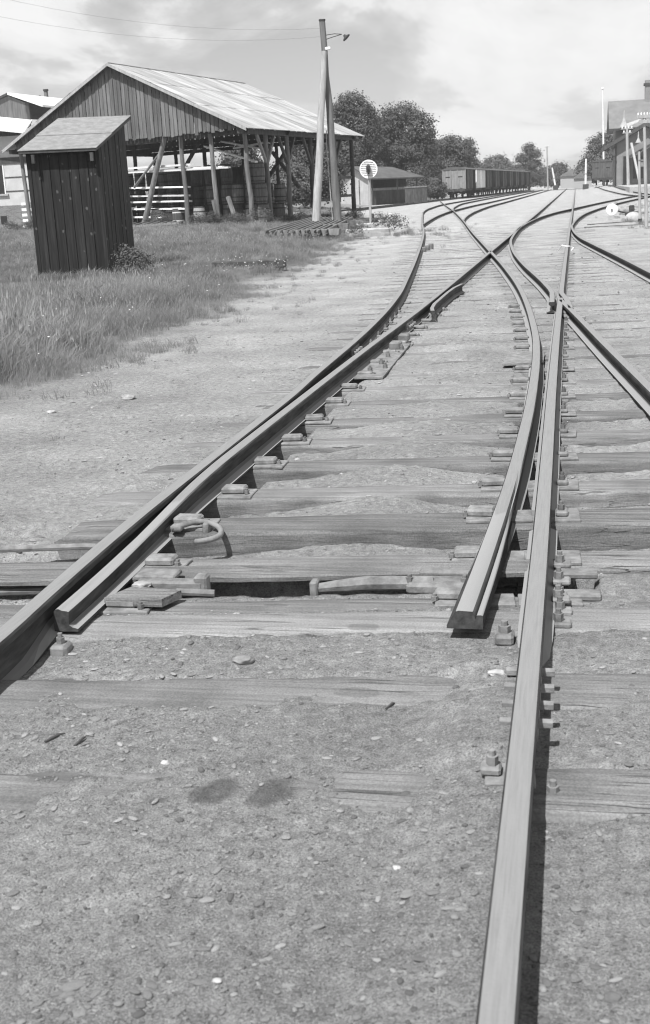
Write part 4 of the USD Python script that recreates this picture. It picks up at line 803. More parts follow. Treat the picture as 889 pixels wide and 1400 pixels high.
obj("sill", block(q0[0] - .1, q1[0] + .25, D0 - .14, D0 + .02, q0[2] - .12, q0[2]), M["concrete"], w_); obj("frame", block(q1[0], q1[0] + .08, D0 - .05, D0 + .03, q0[2], q1[2]), M["white_paint"], w_)
for yy_ in (243, 262): q = wallpt(0, yy_); obj("band", block(xl, xr, D0 - .03, D0, q[2] - .04, q[2] + .03), M["dark_timber"], house)
q = wallpt(0, 222); obj("shutter_band", block(xl, xr, D0 - .06, D0, q[2] - .12, q[2] + .3), M["dark_timber"], house)
e0, e1, e2, e3 = wallpt(-90, 168, D0 - 1.2), wallpt(33, 180, D0 - 1.2), wallpt(44, 163, D0 + 3.4), wallpt(-90, 150, D0 + 3.4)
obj("lower_roof", slab(e0, e1, e2, e3, .1), M["white_paint"], house, label="bright lower roof")
ga = wallpt(14, 127, D0 + 3.5); gl, gr_ = wallpt(-40, 154, D0 + 3.5), wallpt(62, 143.5, D0 + 3.5); zlow = zt - .6
V = [(gl[0], gl[1], zlow), (gr_[0] - 1.2, gr_[1], zlow), (gr_[0] - 1.2, gr_[1], gr_[2] + .15), (ga[0], ga[1], ga[2] - .2), (gl[0], gl[1], gl[2])]
obj("gable_wall", prism([(v[0], v[2]) for v in V], (0, D0 + 3.5, 0), np.array([1, 0, 0]), np.array([0, 0, 1]), .3) , M["gable_wood"], house)
dpt = np.array([1.2, 9, 0.0]); f0 = np.array([0, -.5, 0.0])
obj("upper_roof", slab(ga + f0, gr_ + f0 + (0, 0, .0), gr_ + dpt, ga + dpt, .14), M["white_paint"], house, label="bright upper roof slope")
obj("upper_roof", slab(gl + f0, ga + f0, ga + dpt, gl + dpt, .14), M["dark_timber"], house)
q0, q1 = wallpt(37, 140, D0 + 3.3), wallpt(41, 168, D0 + 3.3); obj("corner_post", beam(q1, q0, .22, .22), M["dark_timber"], house)
q0, q1 = P(64.5, 160, 92), P(62.5, 123, 92); vp = thing("vent_pipe", "short post or stack standing up behind the shed's left roof slope", "post")
obj("shaft", pole(q0 - (0, 0, 4), q1, .17, .15, 10, 2), M["post_wood"], vp, smooth=60); obj("cap", moved(trimesh.creation.cylinder(.2, .12), q1), M["dark_iron"], vp, smooth=40)
# ---------------------------------------------------------------- railway station (right edge)
stn = thing("station_building", "brick station house at the right edge with a broad grey roof and gabled porch", "building")
DS = 160.0
def sp_(px, py, d=DS): return P(px, py, d)
c0 = sp_(841, 252); zg = c0[2]
x0, x1 = c0[0], c0[0] + 16
ze = sp_(841, 175)[2]; zr_ = sp_(845, 139)[2] + .4
obj("wall", block(x0, x1, DS, DS + 10, zg - .6, ze), M["station_wall"], stn)
obj("roof", slab((x0 - .8, DS - .9, ze - .1), (x1, DS - .9, ze - .1), (x1, DS + 5, zr_), (x0 - .8, DS + 5, zr_), .22), M["station_roof"], stn)
obj("roof", slab((x0 - .8, DS + 10.9, ze - .1), (x1, DS + 10.9, ze - .1), (x1, DS + 5, zr_), (x0 - .8, DS + 5, zr_), .22), M["station_roof"], stn)
obj("gable", prism([(DS, ze - .1), (DS + 10, ze - .1), (DS + 5, zr_ - .25)], (x0 + .02, 0, 0), np.array([0, 1, 0]), np.array([0, 0, 1]), .2), M["station_wall"], stn)
obj("eave_board", block(x0 - .8, x1, DS - .98, DS - .9, ze - .36, ze - .08), M["dark_timber"], stn)
q = sp_(886, 138); ch = obj("chimney", block(q[0] - .1, q[0] + 1.3, DS + 4.3, DS + 5.6, zr_ - 1, zr_ + 2.2), M["station_wall"], stn); obj("chimney_cap", block(q[0] - .25, q[0] + 1.45, DS + 4.15, DS + 5.75, zr_ + 1.6, zr_ + 1.85), M["dark_timber"], ch)
# gabled wing towards the yard: its left rake drops to a long bracketed eave
DW = DS - 3.0
wl, wm = P(824, 201, DW), P(884, 166, DW); wr = wm + (wm - wl)*(1, 1, -1)
obj("wing_roof", slab(wl, wm, wm + (0, 8, 0), wl + (0, 8, 0), .5), M["dark_timber"], stn, label="dark overhanging roof of the projecting wing")
obj("wing_roof", slab(wm, wr, wr + (0, 8, 0), wm + (0, 8, 0), .5), M["dark_timber"], stn)
wa, wb_ = P(843, 252, DW + .6), P(889, 252, DW + .6)
obj("wing_wall", prism([(wa[0], zg - .6), (wr[0] - 1.5, zg - .6), (wr[0] - 1.5, wl[2] + .8), (wm[0], wm[2] - .6), (wa[0], np.interp(wa[0], [wl[0], wm[0]], [wl[2], wm[2]]) - .55)], (0, DW + 1.2, 0), np.array([1, 0, 0]), np.array([0, 0, 1]), .4), M["station_wall"], stn)
pl_, pm = P(858, 214, DW - 2), P(895, 193, DW - 2); pr_ = pm + (pm - pl_)*(1, 1, -1)
obj("porch_roof", slab(pl_, pm, pm + (0, 2.6, 0), pl_ + (0, 2.6, 0), .3), M["dark_timber"], stn); obj("porch_roof", slab(pm, pr_, pr_ + (0, 2.6, 0), pm + (0, 2.6, 0), .3), M["dark_timber"], stn)
q0, q1 = P(852, 252, DW + .5), P(862, 213, DW + .5); dr = obj("door", block(q0[0], q1[0], DW + .55, DW + .85, q0[2], q1[2]), M["dark_window"], stn, label="tall dark doorway")
obj("frame", block(q0[0] - .12, q0[0], DW + .5, DW + .85, q0[2], q1[2] + .1), M["station_roof"], dr)
q0, q1 = P(866, 244, DW + .5), P(880, 214, DW + .5); wn = obj("window", block(q0[0], q1[0], DW + .55, DW + .85, q0[2], q1[2]), M["dark_window"], stn); obj("mullion", block((q0[0]+q1[0])/2 - .06, (q0[0]+q1[0])/2 + .06, DW + .48, DW + .55, q0[2], q1[2]), M["station_roof"], wn)
q0, q1 = P(842.5, 200, DW + 1), P(839.5, 252, DW + 1); obj("porch_post", beam((q0[0] - .25, DW + .4, zg - .5), (q0[0] - .25, DW + .4, q0[2]), .25, .25), M["dark_timber"], stn)
obj("eave_bracket", beam(P(829, 203, DW + .3), P(841, 212, DW + .3), .2, .3), M["dark_timber"], stn)
for (px, py, d, r, h) in ((853.5, 173, DS - 1.2, .55, 1.75),):
    q = P(px, py, d); sp1 = obj("roof_turret", lathe([(0, h*1.15), (.06, h*.95), (.10, h*.6), (.3, h*.25), (r, 0), (r, -.1), (0, -.1)], 8).apply_translation(q), M["concrete"], stn, label="small pale spire on the eave")
q = P(838.5, 175, DS - 1.0); obj("dormer_cheek", slab(P(856, 169, DS - 1.3), P(876, 162, DS - 1.3), P(875, 165.5, DS - 1.6), P(858, 173, DS - 1.6), .1), M["concrete"], stn)
q = P(873, 195, DW - 2.3); obj("porch_finial", lathe([(0, 1.3), (.05, 1.2), (.10, .5), (.3, .1), (.34, 0), (0, 0)], 8).apply_translation(q), M["concrete"], stn, label="pale finial on the porch")
# platform in front of it
pf = [(4.9, 118), (14, 112), (24, 150), (24, 158), (5.0, 158)]
platform = obj("platform", prism(pf, (0, 0, .10), np.array([1, 0, 0]), np.array([0, 1, 0]), .52), M["concrete"], kind="structure")
# flagpole
q = P(826.5, 222, 186); fp = thing("flagpole", "tall white flagpole standing behind the dark wagon by the station", "flagpole")
obj("shaft", pole((q[0], q[1], 0), P(824.2, 122, 186), .16, .09, 10, 4), M["white_paint"], fp, smooth=60); obj("knob", moved(trimesh.creation.icosphere(2, .18), P(824.2, 121, 186)), M["white_paint"], fp, smooth=True)
obj("sleeve", pole(P(826.3, 201, 186), P(826.5, 197, 186), .24, .24, 10, 1), M["dark_iron"], fp, smooth=60)
# telegraph poles
def telegraph(label, foot, head, r, arms, braces=None):
    t = thing("telegraph_pole", label, "pole"); foot = foot.copy(); foot[2] = min(foot[2], gz(foot)) - .2
    obj("shaft", pole(foot, head, r, r*.75, 9, 4, .01), M["grey_pole"], t, smooth=60)
    for (dz, w, n) in arms:
        c = head + (0, -.06, -dz); ar = obj("crossarm", box(c, (w, .08, .09)), M["grey_pole"], t)
        for k in range(n): obj("insulator", lathe([(0, .14), (.03, .13), (.045, .06), (.04, 0), (0, 0)], 8).apply_transform(np.diag([r*9]*3 + [1.0])).apply_translation(c + (-w/2 + w*(k + .5)/n, 0, .04)), M["white_paint"], ar)
    if braces is not None: obj("stay", pole(braces[0], braces[1], r*.8, r*.7, 8, 2), M["grey_pole"], t, smooth=60)
    return t
telegraph("pole with white insulators and a slanting stay in front of the station door", P(859.5, 255, 150), P(857.5, 174, 150), .2, ((.15, 1.4, 4), (.6, 1.0, 3)), (P(863.5, 196, 150), P(875, 250, 146)))
telegraph("taller of two near posts at the right edge, white insulators on top", P(884.2, 311, 37.6), P(881, 158, 37.6), .055, ((.02, .42, 5), (.16, .30, 3)))
ps = thing("short_post", "shorter slim post with a bracket, left of the insulator post", "post"); a, b = P(875.6, 304, 40.5), P(874, 207, 40.5); a[2] = gz(a) - .1
obj("shaft", pole(a, b, .045, .038, 8, 3), M["grey_pole"], ps, smooth=60); q = P(878, 219, 40); obj("bracket", cat_([box(q, (.24, .05, .05)), box(q + (.02, 0, -.12), (.12, .08, .14))]), M["iron"], ps); q = P(875.4, 301, 40.5); obj("foot_plate", box(q, (.12, .12, .1)), M["dark_iron"], ps)
telegraph("far bare pole standing left of the level crossing", P(749.5, 250, 235), P(748, 200, 235), .16, ((.1, .9, 2),))
# crossing barriers, raised white booms
for (a, b, lab) in ((P(760, 246, 232), P(755, 229, 232), "left raised white crossing boom in front of the far trees"), (P(801, 247, 205), P(801.5, 217, 205), "right upright white crossing boom beside the dark wagon")):
    t = thing("crossing_boom", lab, "barrier"); a[2] = .4; obj("boom", pole(a, b, .2, .13, 8, 2), M["white_paint"], t, smooth=60)
    obj("counterweight", box(a, (.9, .5, .8), jitter=.03), M["dark_iron"], t)
    obj("band", pole(a + (b - a)*.45, a + (b - a)*.49, .2, .2, 8, 1), M["concrete"], t)
obj("crossing_road", slab(np.array((-9, 226, .035)), np.array((12, 208, .035)), np.array((12, 214, .06)), np.array((-9, 234, .06)), .03), M["dark_timber"], kind="structure")
for (px, py, d, s, lab) in ((782, 243, 262, (4.5, 4, 2.4), "low pale building beyond the crossing in the far gap"), (797, 246, 240, (3.2, 3, 1.8), "small pale hut right of the line at the far crossing")):
    q = P(px, py, d); t = thing("far_hut", lab, "hut"); z0 = 0
    obj("wall", box((q[0], q[1], s[2]/2), s), M["concrete"], t); obj("roof", prism([(-s[0]/2 - .3, 0), (s[0]/2 + .3, 0), (0, 1.4)], (q[0], q[1] + s[1]/2 + .3, s[2]), np.array([1, 0, 0]), np.array([0, 0, 1]), s[1] + .6), M["station_roof"], t)
# point levers with round white weights
def lever(label, p, r, rod):
    t = thing("point_lever", label, "point lever"); z = gz(p); c = np.array([p[0], p[1], z + r + .04])
    w = lathe([(0, -.07), (r*.86, -.07), (r, -.045), (r, .045), (r*.86, .07), (0, .07)], 28); w.apply_transform(trimesh.transformations.rotation_matrix(math.pi/2, [1, 0, 0])); w.apply_transform(trimesh.transformations.rotation_matrix(-.25, [0, 0, 1])); w.apply_translation(c)
    wt = obj("weight", w, M["white_paint"], t, smooth=40); obj("hub", moved(trimesh.creation.cylinder(r*.2, .2).apply_transform(trimesh.transformations.rotation_matrix(math.pi/2, [1, 0, 0])), c + (-.01, 0, 0)), M["pale_iron"], wt)
    e = c + rod; e[2] = z + .1; obj("arm", tube([c + (.05, .1, 0), (c + e)/2 + (0, .1, -.02), e], .03, 7), M["dark_iron"], t)
    obj("stand", cat_([moved(chamfer_box((.5, .6, .16), (0, 0, .08), .03), (e[0], e[1], z)), moved(chamfer_box((.2, .25, .3), (0, 0, .25), .03), (e[0], e[1], z))]), M["dark_iron"], t)
    return t
lever("point lever with a large white round weight, right of the straight rail", G(837, 297, 0), .225, np.array([.75, .5, 0.]))
lever("point lever with a small white weight beside the left track's points", G(534, 303, 0), .17, np.array([-.9, .2, 0.]))
lever("small white-weighted point lever far off near the first covered wagon", G(632, 267, 0), .3, np.array([-.9, .2, 0.]))
q = G(866, 302, 0); obj("ground_cover", moved(trimesh.creation.icosphere(3, 1.0).apply_transform(np.diag([.3, .25, .28, 1])), (q[0], q[1], .03)), M["concrete"], smooth=True, label="rounded pale stone at the foot of the two right-hand posts", cat="stone")
for k, (a, b, w) in enumerate(((G(800, 312), G(884, 308), .22), (G(806, 308), G(870, 303), .18))):
    obj("timber_bearer", beam(a + (0, 0, .01), b + (0, 0, .01), w, .06, .006), M["tie_wood"], label=["nearer dark timber lying flat left of the two posts", "farther dark timber lying flat left of the two posts"][k], cat="timber")

# ---------------------------------------------------------------- covered goods wagons
def wagon(label, group, side, end, L=9.0, lightpost=False):
    t = thing("goods_wagon", label, "wagon", (0, 0, 0), 0, group); w = 1.36
    ob = lambda n, m, mt, par=t, **k: obj(n, m, mt, par, **k)
    obj("body", box((0, L/2, 2.28), (2*w - .06, L - .06, 2.26)), side, t)
    for k in range(8): obj("end_board", box((-w + .17*2*(k + .5), 0, 2.28), (.325, .06, 2.28), jitter=.004), end, t)
    for x in (-w, -.42, .42, w): obj("end_stanchion", box((x, -.05, 2.26), (.10, .09, 2.32)), end, t)
    for sx in (-.75, .75): obj("vent", box((sx, -.045, 2.55), (.5, .03, .09)), M["dark_window"], t)
    n = 9
    for k in range(n + 1):
        y = L*k/n; obj("side_stanchion", box((w + .01, y, 2.28), (.10, .11, 2.3)), M["wagon_end"] if lightpost and k in (2, 3, 6) else side, t)
    obj("door", box((w + .02, L*.5, 2.25), (.07, 1.9, 2.15)), side, t)
    ang = np.linspace(-1, 1, 9); prof = [(1.5*a, 3.42 + .28*(1 - a*a)) for a in ang] + [(1.5, 3.36), (-1.5, 3.36)]
    obj("roof", prism(prof, (0, L + .1, 0), np.array([1, 0, 0]), np.array([0, 0, 1]), L + .2), M["dark_roof"], t)
    obj("underframe", cat_([box((sx, L/2, 1.02), (.12, L, .26)) for sx in (-.95, .95)] + [box((0, y, 1.02), (2.5, .14, .3)) for y in (.03, L - .03)] + [box((0, L/2, .85), (.5, 2.2, .4))]), M["dark_iron"], t)
    for y in (1.9, L - 1.9):
        for sx in (-.75, .75):
            wh = obj("wheel", trimesh.creation.cylinder(.48, .12, sections=20).apply_transform(trimesh.transformations.rotation_matrix(math.pi/2, [0, 1, 0])).apply_translation((sx, y, .62)), M["dark_iron"], t); obj("axle_box", box((sx*1.2, y, .68), (.24, .3, .34)), M["dark_iron"], wh)
    for y, s in ((0, -1), (L, 1)):
        for sx in (-.88, .88):
            obj("buffer", cat_([trimesh.creation.cylinder(.09, .4).apply_transform(trimesh.transformations.rotation_matrix(math.pi/2, [1, 0, 0])).apply_translation((sx, y + s*.25, 1.03)), trimesh.creation.cylinder(.24, .05).apply_transform(trimesh.transformations.rotation_matrix(math.pi/2, [1, 0, 0])).apply_translation((sx, y + s*.46, 1.03))]), M["dark_iron"], t)
        obj("coupling", box((0, y + s*.2, .95), (.12, .4, .3)), M["dark_iron"], t)
    return t
wdir = unit((4.9, 100)); wang = -math.atan2(wdir[0], wdir[1])
def wpos(k): s = 10.2*k; return (-14.02 + wdir[0]*s, 150 + wdir[1]*s, .0)
GW = "covered wagons standing in a row on the far left siding"
w0 = wagon("nearest covered wagon, its grey end facing the camera", GW, M["wagon_side"], M["wagon_end"], 9.0, True); put(w0, wpos(0), wang)
w1 = wagon("white covered wagon, second in the row", GW, M["white_paint"], M["white_paint"]); put(w1, wpos(1), wang)
w2 = wagon("dark covered wagon directly behind the white one", GW, M["wagon_side"], M["wagon_side"], 9.0, True); put(w2, wpos(2), wang)
for k in range(3, 9): copy_of(w2, wpos(k), wang, f"dark covered wagon, {ORD[k - 2]} behind the white one in the row")
M["wagon_dim"] = mat("wagon_dim", 0.08, 0.13, (4, 4, 1), 5, 0.8)
ws = wagon("single dark wagon on the siding in front of the station", None, M["wagon_side"], M["wagon_dim"]); put(ws, (3.86, 184, gz((3.86, 184)) + .02), 0.0)

# ---------------------------------------------------------------- small open-fronted shed beyond the signal
bo = thing("platform_shed", "small dark open-fronted shed with a pale end wall, below the tall trees", "shed")
C0, CR, CL = P(508, 279, 126), P(572, 276, 133), P(467, 285, 133)
for q in (C0, CR, CL): q[2] = 0.0
CB = CR + CL - C0
hE = P(508, 244, 126)[2]; apx = (C0 + CL)/2; apx[2] = P(500, 226, 129)[2]; rend = (CR + CB)/2; rend[2] = apx[2] - .2
def up(q, z): r = np.array(q, float); r[2] = z; return r
obj("end_wall", trimesh.convex.convex_hull(np.array([up(C0, -.2), up(CL, -.2), up(C0, hE), up(CL, hE), apx - (0, 0, .12)] + [q + (CR - C0)*.03 for q in (up(C0, -.2), up(CL, -.2), up(C0, hE), up(CL, hE), apx - (0, 0, .12))])), M["plaster"], bo, label="pale end wall")
ov = (C0 - CL)*.10; fr = (CR - C0)*.06
obj("roof", slab(up(C0, hE) + ov*1.2 - fr, up(CR, hE) + ov*1.2 + fr, rend*.7 + up(C0, rend[2])*.3 + ov*0, apx - fr, .12), M["dark_roof"], bo)
obj("roof", slab(up(CR, hE) + fr + ov, up(CB, hE) + fr - ov, rend*.7 + up(CL, rend[2])*.3, rend*.7 + up(C0, rend[2])*.3, .12), M["dark_roof"], bo)
obj("roof", slab(up(CL, hE) - ov*1.2 - fr, up(CB, hE) - ov*1.2 + fr, rend*.7 + up(CL, rend[2])*.3, apx - fr, .12), M["dark_roof"], bo)
bk = (CL - C0)*.35
obj("back_wall", slab(C0 + bk + (0, 0, 2.6), CR + bk + (0, 0, 2.6), CR + bk*1.1 + (0, 0, 2.6), C0 + bk*1.1 + (0, 0, 2.6), 2.8), M["dark_timber"], bo)
for f in (.02, .55, .98): q = C0 + (CR - C0)*f; obj("post", beam(q - (0, 0, .2), up(q, hE), .2, .2), M["post_wood"] if f > .1 else M["dark_timber"], bo)
obj("rail_board", beam(up(C0, 1.55), up(CR, 1.55), .1, .25), M["post_wood"], bo)
for k in range(12): a = C0 + (CR - C0)*(k/12); b = C0 + (CR - C0)*((k + .95)/12); obj("front_board", beam(up((a + b)/2, -.1), up((a + b)/2, 1.4 + rnd.uniform(-.04, .04)), np.linalg.norm(b - a), .06, up=unit(CL - C0)), M["dark_timber"], bo)
q = P(568, 278, 126); t = thing("timber_screen", "low dark boarded screen at the right end of the small shed", "screen")
for k in range(9): obj("board", box((q[0] - .9 + .25*k, q[1], .75), (.235, .06, 1.7 + rnd.uniform(-.03, .03))), M["dark_timber"], t)
obj("rail", box((q[0] + .1, q[1] - .05, 1.6), (2.3, .05, .14)), M["post_wood"], t)

# ---------------------------------------------------------------- trees
def crown_mesh(seed, lobes, n, leaf):
    r = np.random.default_rng(seed); lobes = np.array(lobes, float)      # x y z rx ry rz
    wgt = (lobes[:, 3]*lobes[:, 4]*lobes[:, 5])**.75; wgt /= wgt.sum(); n = int(n*2.0); leaf = leaf*.66; nc = max(60, n//20)
    li = r.choice(len(lobes), nc, p=wgt); d = r.normal(size=(nc, 3)); d /= np.linalg.norm(d, axis=1, keepdims=True)
    d[:, 2] = np.where(d[:, 2] < -.5, -d[:, 2], d[:, 2]); rad = r.uniform(.4, .95, nc)**.6
    cc = lobes[li, :3] + d*lobes[li, 3:]*rad[:, None]; cr = r.uniform(.5, 1.15, nc)*leaf*2.3
    ci = r.integers(0, nc, n); q = r.normal(size=(n, 3))*cr[ci][:, None]*(.52, .52, .36); c = cc[ci] + q
    o = c - lobes[li[ci], :3]; o = o/lobes[li[ci], 3:]; o /= np.linalg.norm(o, axis=1, keepdims=True) + 1e-9; nm = o*.9 + np.array([0, 0, .35]) + r.normal(size=(n, 3))*.45; nm /= np.linalg.norm(nm, axis=1, keepdims=True)
    a = np.cross(nm, r.normal(size=(n, 3))); a /= np.linalg.norm(a, axis=1, keepdims=True) + 1e-9; b = np.cross(nm, a)
    s = leaf*r.uniform(.5, 1.1, n)[:, None]; a *= s*.5; b *= s*.34
    V = np.stack([c - a, c + b, c + a, c - b], 1).reshape(-1, 3); k = np.arange(n)*4
    F = np.vstack([np.stack([k, k+1, k+2], 1), np.stack([k, k+2, k+3], 1)])
    return trimesh.Trimesh(V, F, process=False)
def tree(label, base, h, w, lobes, n, leaf, m, seed, trunk=True, name="tree", group=None, cat="tree"):
    b = np.array(base, float); b[2] = gz(b) if b[1] < 2000 else 0
    t = thing(name, label, cat, group=group)
    L = [(b[0] + x*w/2, b[1] + y*w/2, b[2] + z*h, rx*w/2, rx*w/2, rz_*h) for x, y, z, rx, rz_ in lobes]
    if trunk:
        tm = [pole((b[0], b[1], b[2] - .3), (b[0] + .1, b[1], b[2] + h*.75), h*.028, h*.008, 8, 5, h*.006)]
        for l in L[:5]: tm.append(pole((b[0], b[1], b[2] + h*.3), (l[0], l[1], l[2]), h*.012, h*.004, 6, 3, h*.008))
        obj("trunk", cat_(tm), M["bark"], t, smooth=60)
    obj("crown", crown_mesh(seed, L, n, leaf), m, t)
    return t
BIG = [(0, 0, .83, .62, .16), (-.38, .1, .72, .55, .19), (.40, -.1, .70, .58, .2), (-.45, 0, .55, .56, .2), (.46, 0, .52, .56, .2), (.05, .3, .5, .8, .2), (-.5, -.1, .36, .55, .17), (.5, .1, .34, .6, .17), (0, -.4, .42, .6, .2), (.3, 0, .18, .7, .14), (-.35, 0, .17, .7, .14)]
ROUND = [(0, 0, .74, .65, .24), (-.5, .1, .5, .55, .22), (.5, -.1, .48, .55, .22), (0, -.3, .42, .75, .24), (.1, 0, .22, .85, .18)]
TALL = [(0, 0, .90, .3, .10), (.25, 0, .76, .42, .10), (-.3, 0, .68, .42, .10), (.25, 0, .55, .5, .10), (-.2, .1, .42, .6, .12), (.3, 0, .3, .6, .12), (0, 0, .16, .6, .12)]
def at_top(px, py, d): return P(px, py, d)[2]
def tr(label, px, ptop, d, wpx, lobes, n, leaf, m, seed, **k):
    b = P(px, 255, d); tree(label, b, at_top(px, ptop, d)*1.0, wpx*d/FOC, lobes, n, leaf, M[m], seed, **k)
tr("tallest dark tree, rounded, left of the pair behind the small shed", 486, 127, 150, 74, BIG, 15000, .5, "leaf_dark", 1)
tr("broad dark tree right of the tallest, behind the small shed", 552, 139, 156, 96, BIG, 16000, .5, "leaf_dark", 2)
tr("mid-grey tree between the broad dark tree and the wagons", 619, 184, 172, 58, BIG, 10000, .5, "leaf_mid", 3)
tr("slim tree beside the wagons, right end of the high group", 643, 190, 185, 26, TALL, 4500, .5, "leaf_mid", 4)
tr("low rounded tree behind the middle of the wagon row", 680, 212, 265, 62, ROUND, 6000, .7, "leaf_far", 5)
tr("open-crowned tree rising alone above the far wagons", 724, 197, 270, 44, TALL, 5500, .7, "leaf_mid", 6)
tr("small far tree left of the gap at the crossing", 764, 223, 300, 34, ROUND, 4000, .75, "leaf_mid", 7)
tr("low far tree in the gap at the end of the line", 786, 235, 420, 40, ROUND, 3000, 1.0, "leaf_far", 8)
tr("dark tree behind the single wagon and flagpole", 825, 184, 225, 46, BIG, 8000, .6, "leaf_far", 9)
tr("lower tree left of the single wagon", 803, 214, 250, 26, ROUND, 3500, .65, "leaf_far", 10)
tr("tree behind the station's left corner", 846, 190, 230, 34, ROUND, 4000, .65, "leaf_far", 11)
tr("dark tree seen through the open side of the timber shed", 425, 188, 105, 100, ROUND, 9000, .42, "leaf_dark", 12)
tr("pale bushy tree low behind the timber shed's right side", 395, 225, 92, 80, ROUND, 6000, .38, "leaf_far", 13)
tr("tree behind the timber shed seen past its rear corner post", 466, 172, 150, 70, BIG, 9000, .45, "leaf_dark", 14)
tr("tree top showing left of the shed roof beside the pale house", 72, 131, 125, 30, ROUND, 2500, .45, "leaf_mid", 15)
tr("dark tree at the far left behind the pale house", -8, 122, 120, 34, ROUND, 2500, .45, "leaf_dark", 16)
tr("bush between the small shed and the first covered wagon", 593, 243, 150, 34, ROUND, 3500, .4, "leaf_mid", 17, trunk=False, name="bush", cat="bush")
tr("dark bush at the right end of the small shed", 573, 228, 146, 30, ROUND, 3000, .4, "leaf_dark", 18, trunk=False, name="bush", cat="bush")
tr("tree behind the shed interior, left of the pale bushy one", 330, 200, 100, 90, ROUND, 6000, .42, "leaf_dark", 19)
tr("tree filling the gap between the tallest and the broad dark tree", 519, 160, 175, 60, BIG, 8000, .5, "leaf_mid", 21)
tr("lower tree behind the first covered wagon", 596, 190, 190, 50, BIG, 7000, .5, "leaf_mid", 22)
tr("low tree behind the white covered wagon", 655, 222, 230, 60, ROUND, 5000, .6, "leaf_far", 23)
tr("low tree behind the last covered wagons", 705, 224, 290, 56, ROUND, 5000, .7, "leaf_far", 24)
tr("far round tree closing the view behind the crossing's left boom", 745, 228, 330, 30, ROUND, 3000, .8, "leaf_far", 25)
# distant woodland closing the horizon
r = np.random.default_rng(50); lob = []
for x in np.arange(-420, 420, 11.0):
    d = 620 + r.uniform(-40, 60) + (0 if x < 0 else 60)
    if -12 < x + .0 < 14: continue
    hgt = r.uniform(5, 9.5); lob.append((x*1.0, d, hgt*.42, r.uniform(7, 11), 8, hgt*.55))
obj("distant_wood", crown_mesh(51, lob, 26000, 1.7), M["leaf_far"], label="low distant woodland along the horizon", cat="wood", kind="stuff")

# ---------------------------------------------------------------- grass
def tuft(seed, n, spread, hmin, hmax, w, lean=.5, heads=0):
    r = np.random.default_rng(seed); V, F = [], []
    for i in range(n):
        a, d = r.uniform(0, 6.28), spread*math.sqrt(r.random()); x, y = d*math.cos(a), d*math.sin(a); h = r.uniform(hmin, hmax); la, ll = r.uniform(0, 6.28), h*lean*r.uniform(.15, 1)
        s = np.array([-math.sin(la + 1), math.cos(la + 1), 0])*w*r.uniform(.6, 1.2); m_ = np.array([x + math.cos(la)*ll*.35, y + math.sin(la)*ll*.35, h*.6]); tp = np.array([x + math.cos(la)*ll, y + math.sin(la)*ll, h*r.uniform(.85, 1)])
        k = len(V); b0 = np.array([x, y, -.02]); V += [b0 - s, b0 + s, m_ - s*.8, m_ + s*.8, tp]; F += [[k, k+1, k+3], [k, k+3, k+2], [k+2, k+3, k+4]]
        if i < heads:
            k = len(V); V += [tp + (0, 0, .05), tp + s*3, tp - s*3, tp - (0, 0, .02)]; F += [[k, k+1, k+3], [k, k+3, k+2]]
    return trimesh.Trimesh(np.array(V), F, process=False)
protos = [(tuft(1, 46, .19, .06, .24, .0035, 1.3), M["grass"], False), (tuft(2, 40, .22, .08, .32, .004, 1.2), M["grass"], False), (tuft(3, 12, .2, .18, .46, .0022, .7, 8), M["straw"], False),
          (tuft(4, 26, .12, .04, .12, .004, 1.2), M["grass"], False), (tuft(5, 60, .32, .10, .36, .008, 1.1), M["grass"], False), (tuft(6, 26, .35, .18, .46, .006, .7, 14), M["straw"], False)]
gp_, gi, gs = [], [], []
def scatter(n, ya, yb, depth, which, prob, s0, s1, ragged=True):
    y = ya + (yb - ya)*rng.random(n); x = edge_x(y) - (rng.random(n)**1.15)*depth + (1.3 if ragged else 0)
    rag = .9*(fb(x, y, .9, 4, 21) - .5)*2; inside = edge_x(y) - x + rag
    keep = (rng.random(n) < sst(-.3, .9, inside)*.9 + .1*(inside > 0)) | (rng.random(n) < .16*np.exp(np.minimum(inside, 0)/.5)); dens = fb(x, y, .55, 3, 61)
    keep &= rng.random(n) < np.clip(.25 + 1.5*sst(.3, .65, dens), 0, 1); keep &= ~((x > -10.4) & (x < -8.98) & (y > 22.75) & (y < 25.0))
    x, y, inside = x[keep], y[keep], inside[keep]; m = len(x); sc_ = rng.uniform(s0, s1, m)*(.30 + .70*sst(-.2, 1.6, inside))*(.75 + .5*fb(x, y, .35, 3, 8))
    sc_ = sc_*(.40 + 1.2*fb(x, y, 1.1, 3, 44))*(1 - .36*sst(12, 20, y) - .22*sst(30, 48, y))*(1 - .55*np.exp(-(((x + 9.6)/1.6)**2 + ((y - 21.8)/2.2)**2))); gp_.append(np.stack([x, y, ground_h(x, y) - .01], 1)); gi.append(rng.choice(which, m, p=prob)); gs.append(sc_)
scatter(12500, 6.6, 20, 8, [0, 1, 2, 3], [.36, .32, .18, .14], .8, 1.5)
scatter(10000, 19, 34, 13, [0, 1, 2, 4], [.22, .33, .22, .23], .8, 1.35)
scatter(6500, 33, 62, 26, [1, 4, 5], [.15, .6, .25], .9, 1.5)
scatter(1500, 60, 110, 24, [4, 5], [.75, .25], 1.2, 1.9)
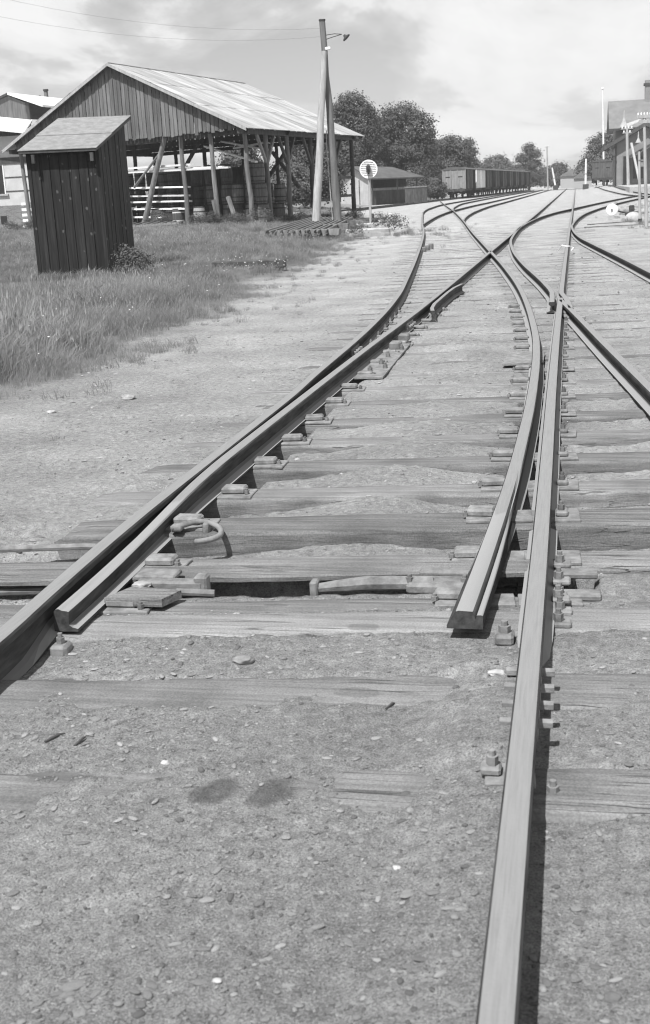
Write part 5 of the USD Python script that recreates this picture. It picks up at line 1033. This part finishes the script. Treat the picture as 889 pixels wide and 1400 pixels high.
# weeds on the right beyond the levers and round the posts
for (cx, cy, sx, sy, n) in ((2.6, 38, .6, 3, 70), (2.9, 47, .8, 5, 110), (3.6, 60, 1.0, 8, 120), (-6.6, 41, 1.6, 4, 140), (-9.2, 23.0, .5, .25, 70), (-9.9, 22.6, .6, .15, 60), (-8.75, 24.2, .25, .6, 50)):
    x, y = rng.normal(cx, sx, n), rng.normal(cy, sy, n); gp_.append(np.stack([x, y, ground_h(x, y) - .01], 1)); gi.append(rng.choice([1, 4, 3], n)); gs.append(rng.uniform(.4, .9, n)*(.7 if cy > 30 else .9))
gp_, gi, gs = np.vstack(gp_), np.concatenate(gi), np.concatenate(gs)
instancer("grass", protos, gp_, gi, gs[:, None]*np.ones(3), rng.uniform(0, 6.28, len(gp_)), "rough summer grass with dry stalks left of the tracks", "grass")
wd = [(crown_mesh(70, [(0, 0, .24, .30, .30, .24)], 240, .07), M["leaf_mid"], False), (crown_mesh(71, [(0, 0, .18, .25, .25, .18)], 200, .06), M["leaf_dark"], False)]
wp = []
for (u0, u1, v, n) in ((.80, 1.02, .0, 22), (.0, .25, -.01, 14), (.55, .8, .0, 8)):
    for k in range(n): q = S(rnd.uniform(u0, u1), v - rnd.uniform(0, .05), 0); wp.append((q[0], q[1], gz(q)))
for k in range(26): q = S(1.0 + rnd.uniform(-.01, .03), rnd.uniform(0, .9), 0); wp.append((q[0], q[1], gz(q)))
for (px, py, s) in ((190, 377, .1), (500, 318, .7), (515, 312, .5), (478, 322, .6)):
    for k in range(3): q = G(px, py, .1); wp.append((q[0] + rnd.gauss(0, s), q[1] + rnd.gauss(0, s), gz(q)))
wp = np.array(wp); instancer("weeds", wd, wp, rng.integers(0, 2, len(wp)), rng.uniform(.6, 1.5, len(wp))[:, None]*np.ones(3), rng.uniform(0, 6.28, len(wp)), "leafy weeds growing round the shed posts and hut", "weeds")
fl = []
for (px, py, s, n) in ((345, 368, .55, 45), (70, 480, .6, 8), (300, 340, 2.0, 24), (330, 400, .8, 14), (180, 455, .9, 12)):
    q = G(px, py, .1); 
    for k in range(n):
        x, y = q[0] + rnd.gauss(0, s), q[1] + rnd.gauss(0, s*1.6)
        if x < edge_x(y) - .1: fl.append((x, y, float(ground_h(x, y)) + rnd.uniform(.14, .3)))
dsc = trimesh.creation.icosphere(1, .011).apply_transform(np.diag([1, 1, .45, 1])); instancer("flowers", [(dsc, M["flower"], True)], np.array(fl), np.zeros(len(fl), int), np.ones((len(fl), 3))*rng.uniform(.7, 1.3, len(fl))[:, None], np.zeros(len(fl)), "small white flower heads dotted in the grass", "flowers")

# ---------------------------------------------------------------- the summer air
air = usdkit.material(stage, "/World/Looks/summer_air", {"v": ("principled_volume", {"color": g3(0.95), "density": 0.00045, "anisotropy": 0.2})}, volume="v.volume")
hz = trimesh.creation.box((5400, 5400, 20.0)); hz.apply_translation((0, 0, 7.5)); obj("haze", hz, air, label="thin summer haze over the yard", kind="stuff")
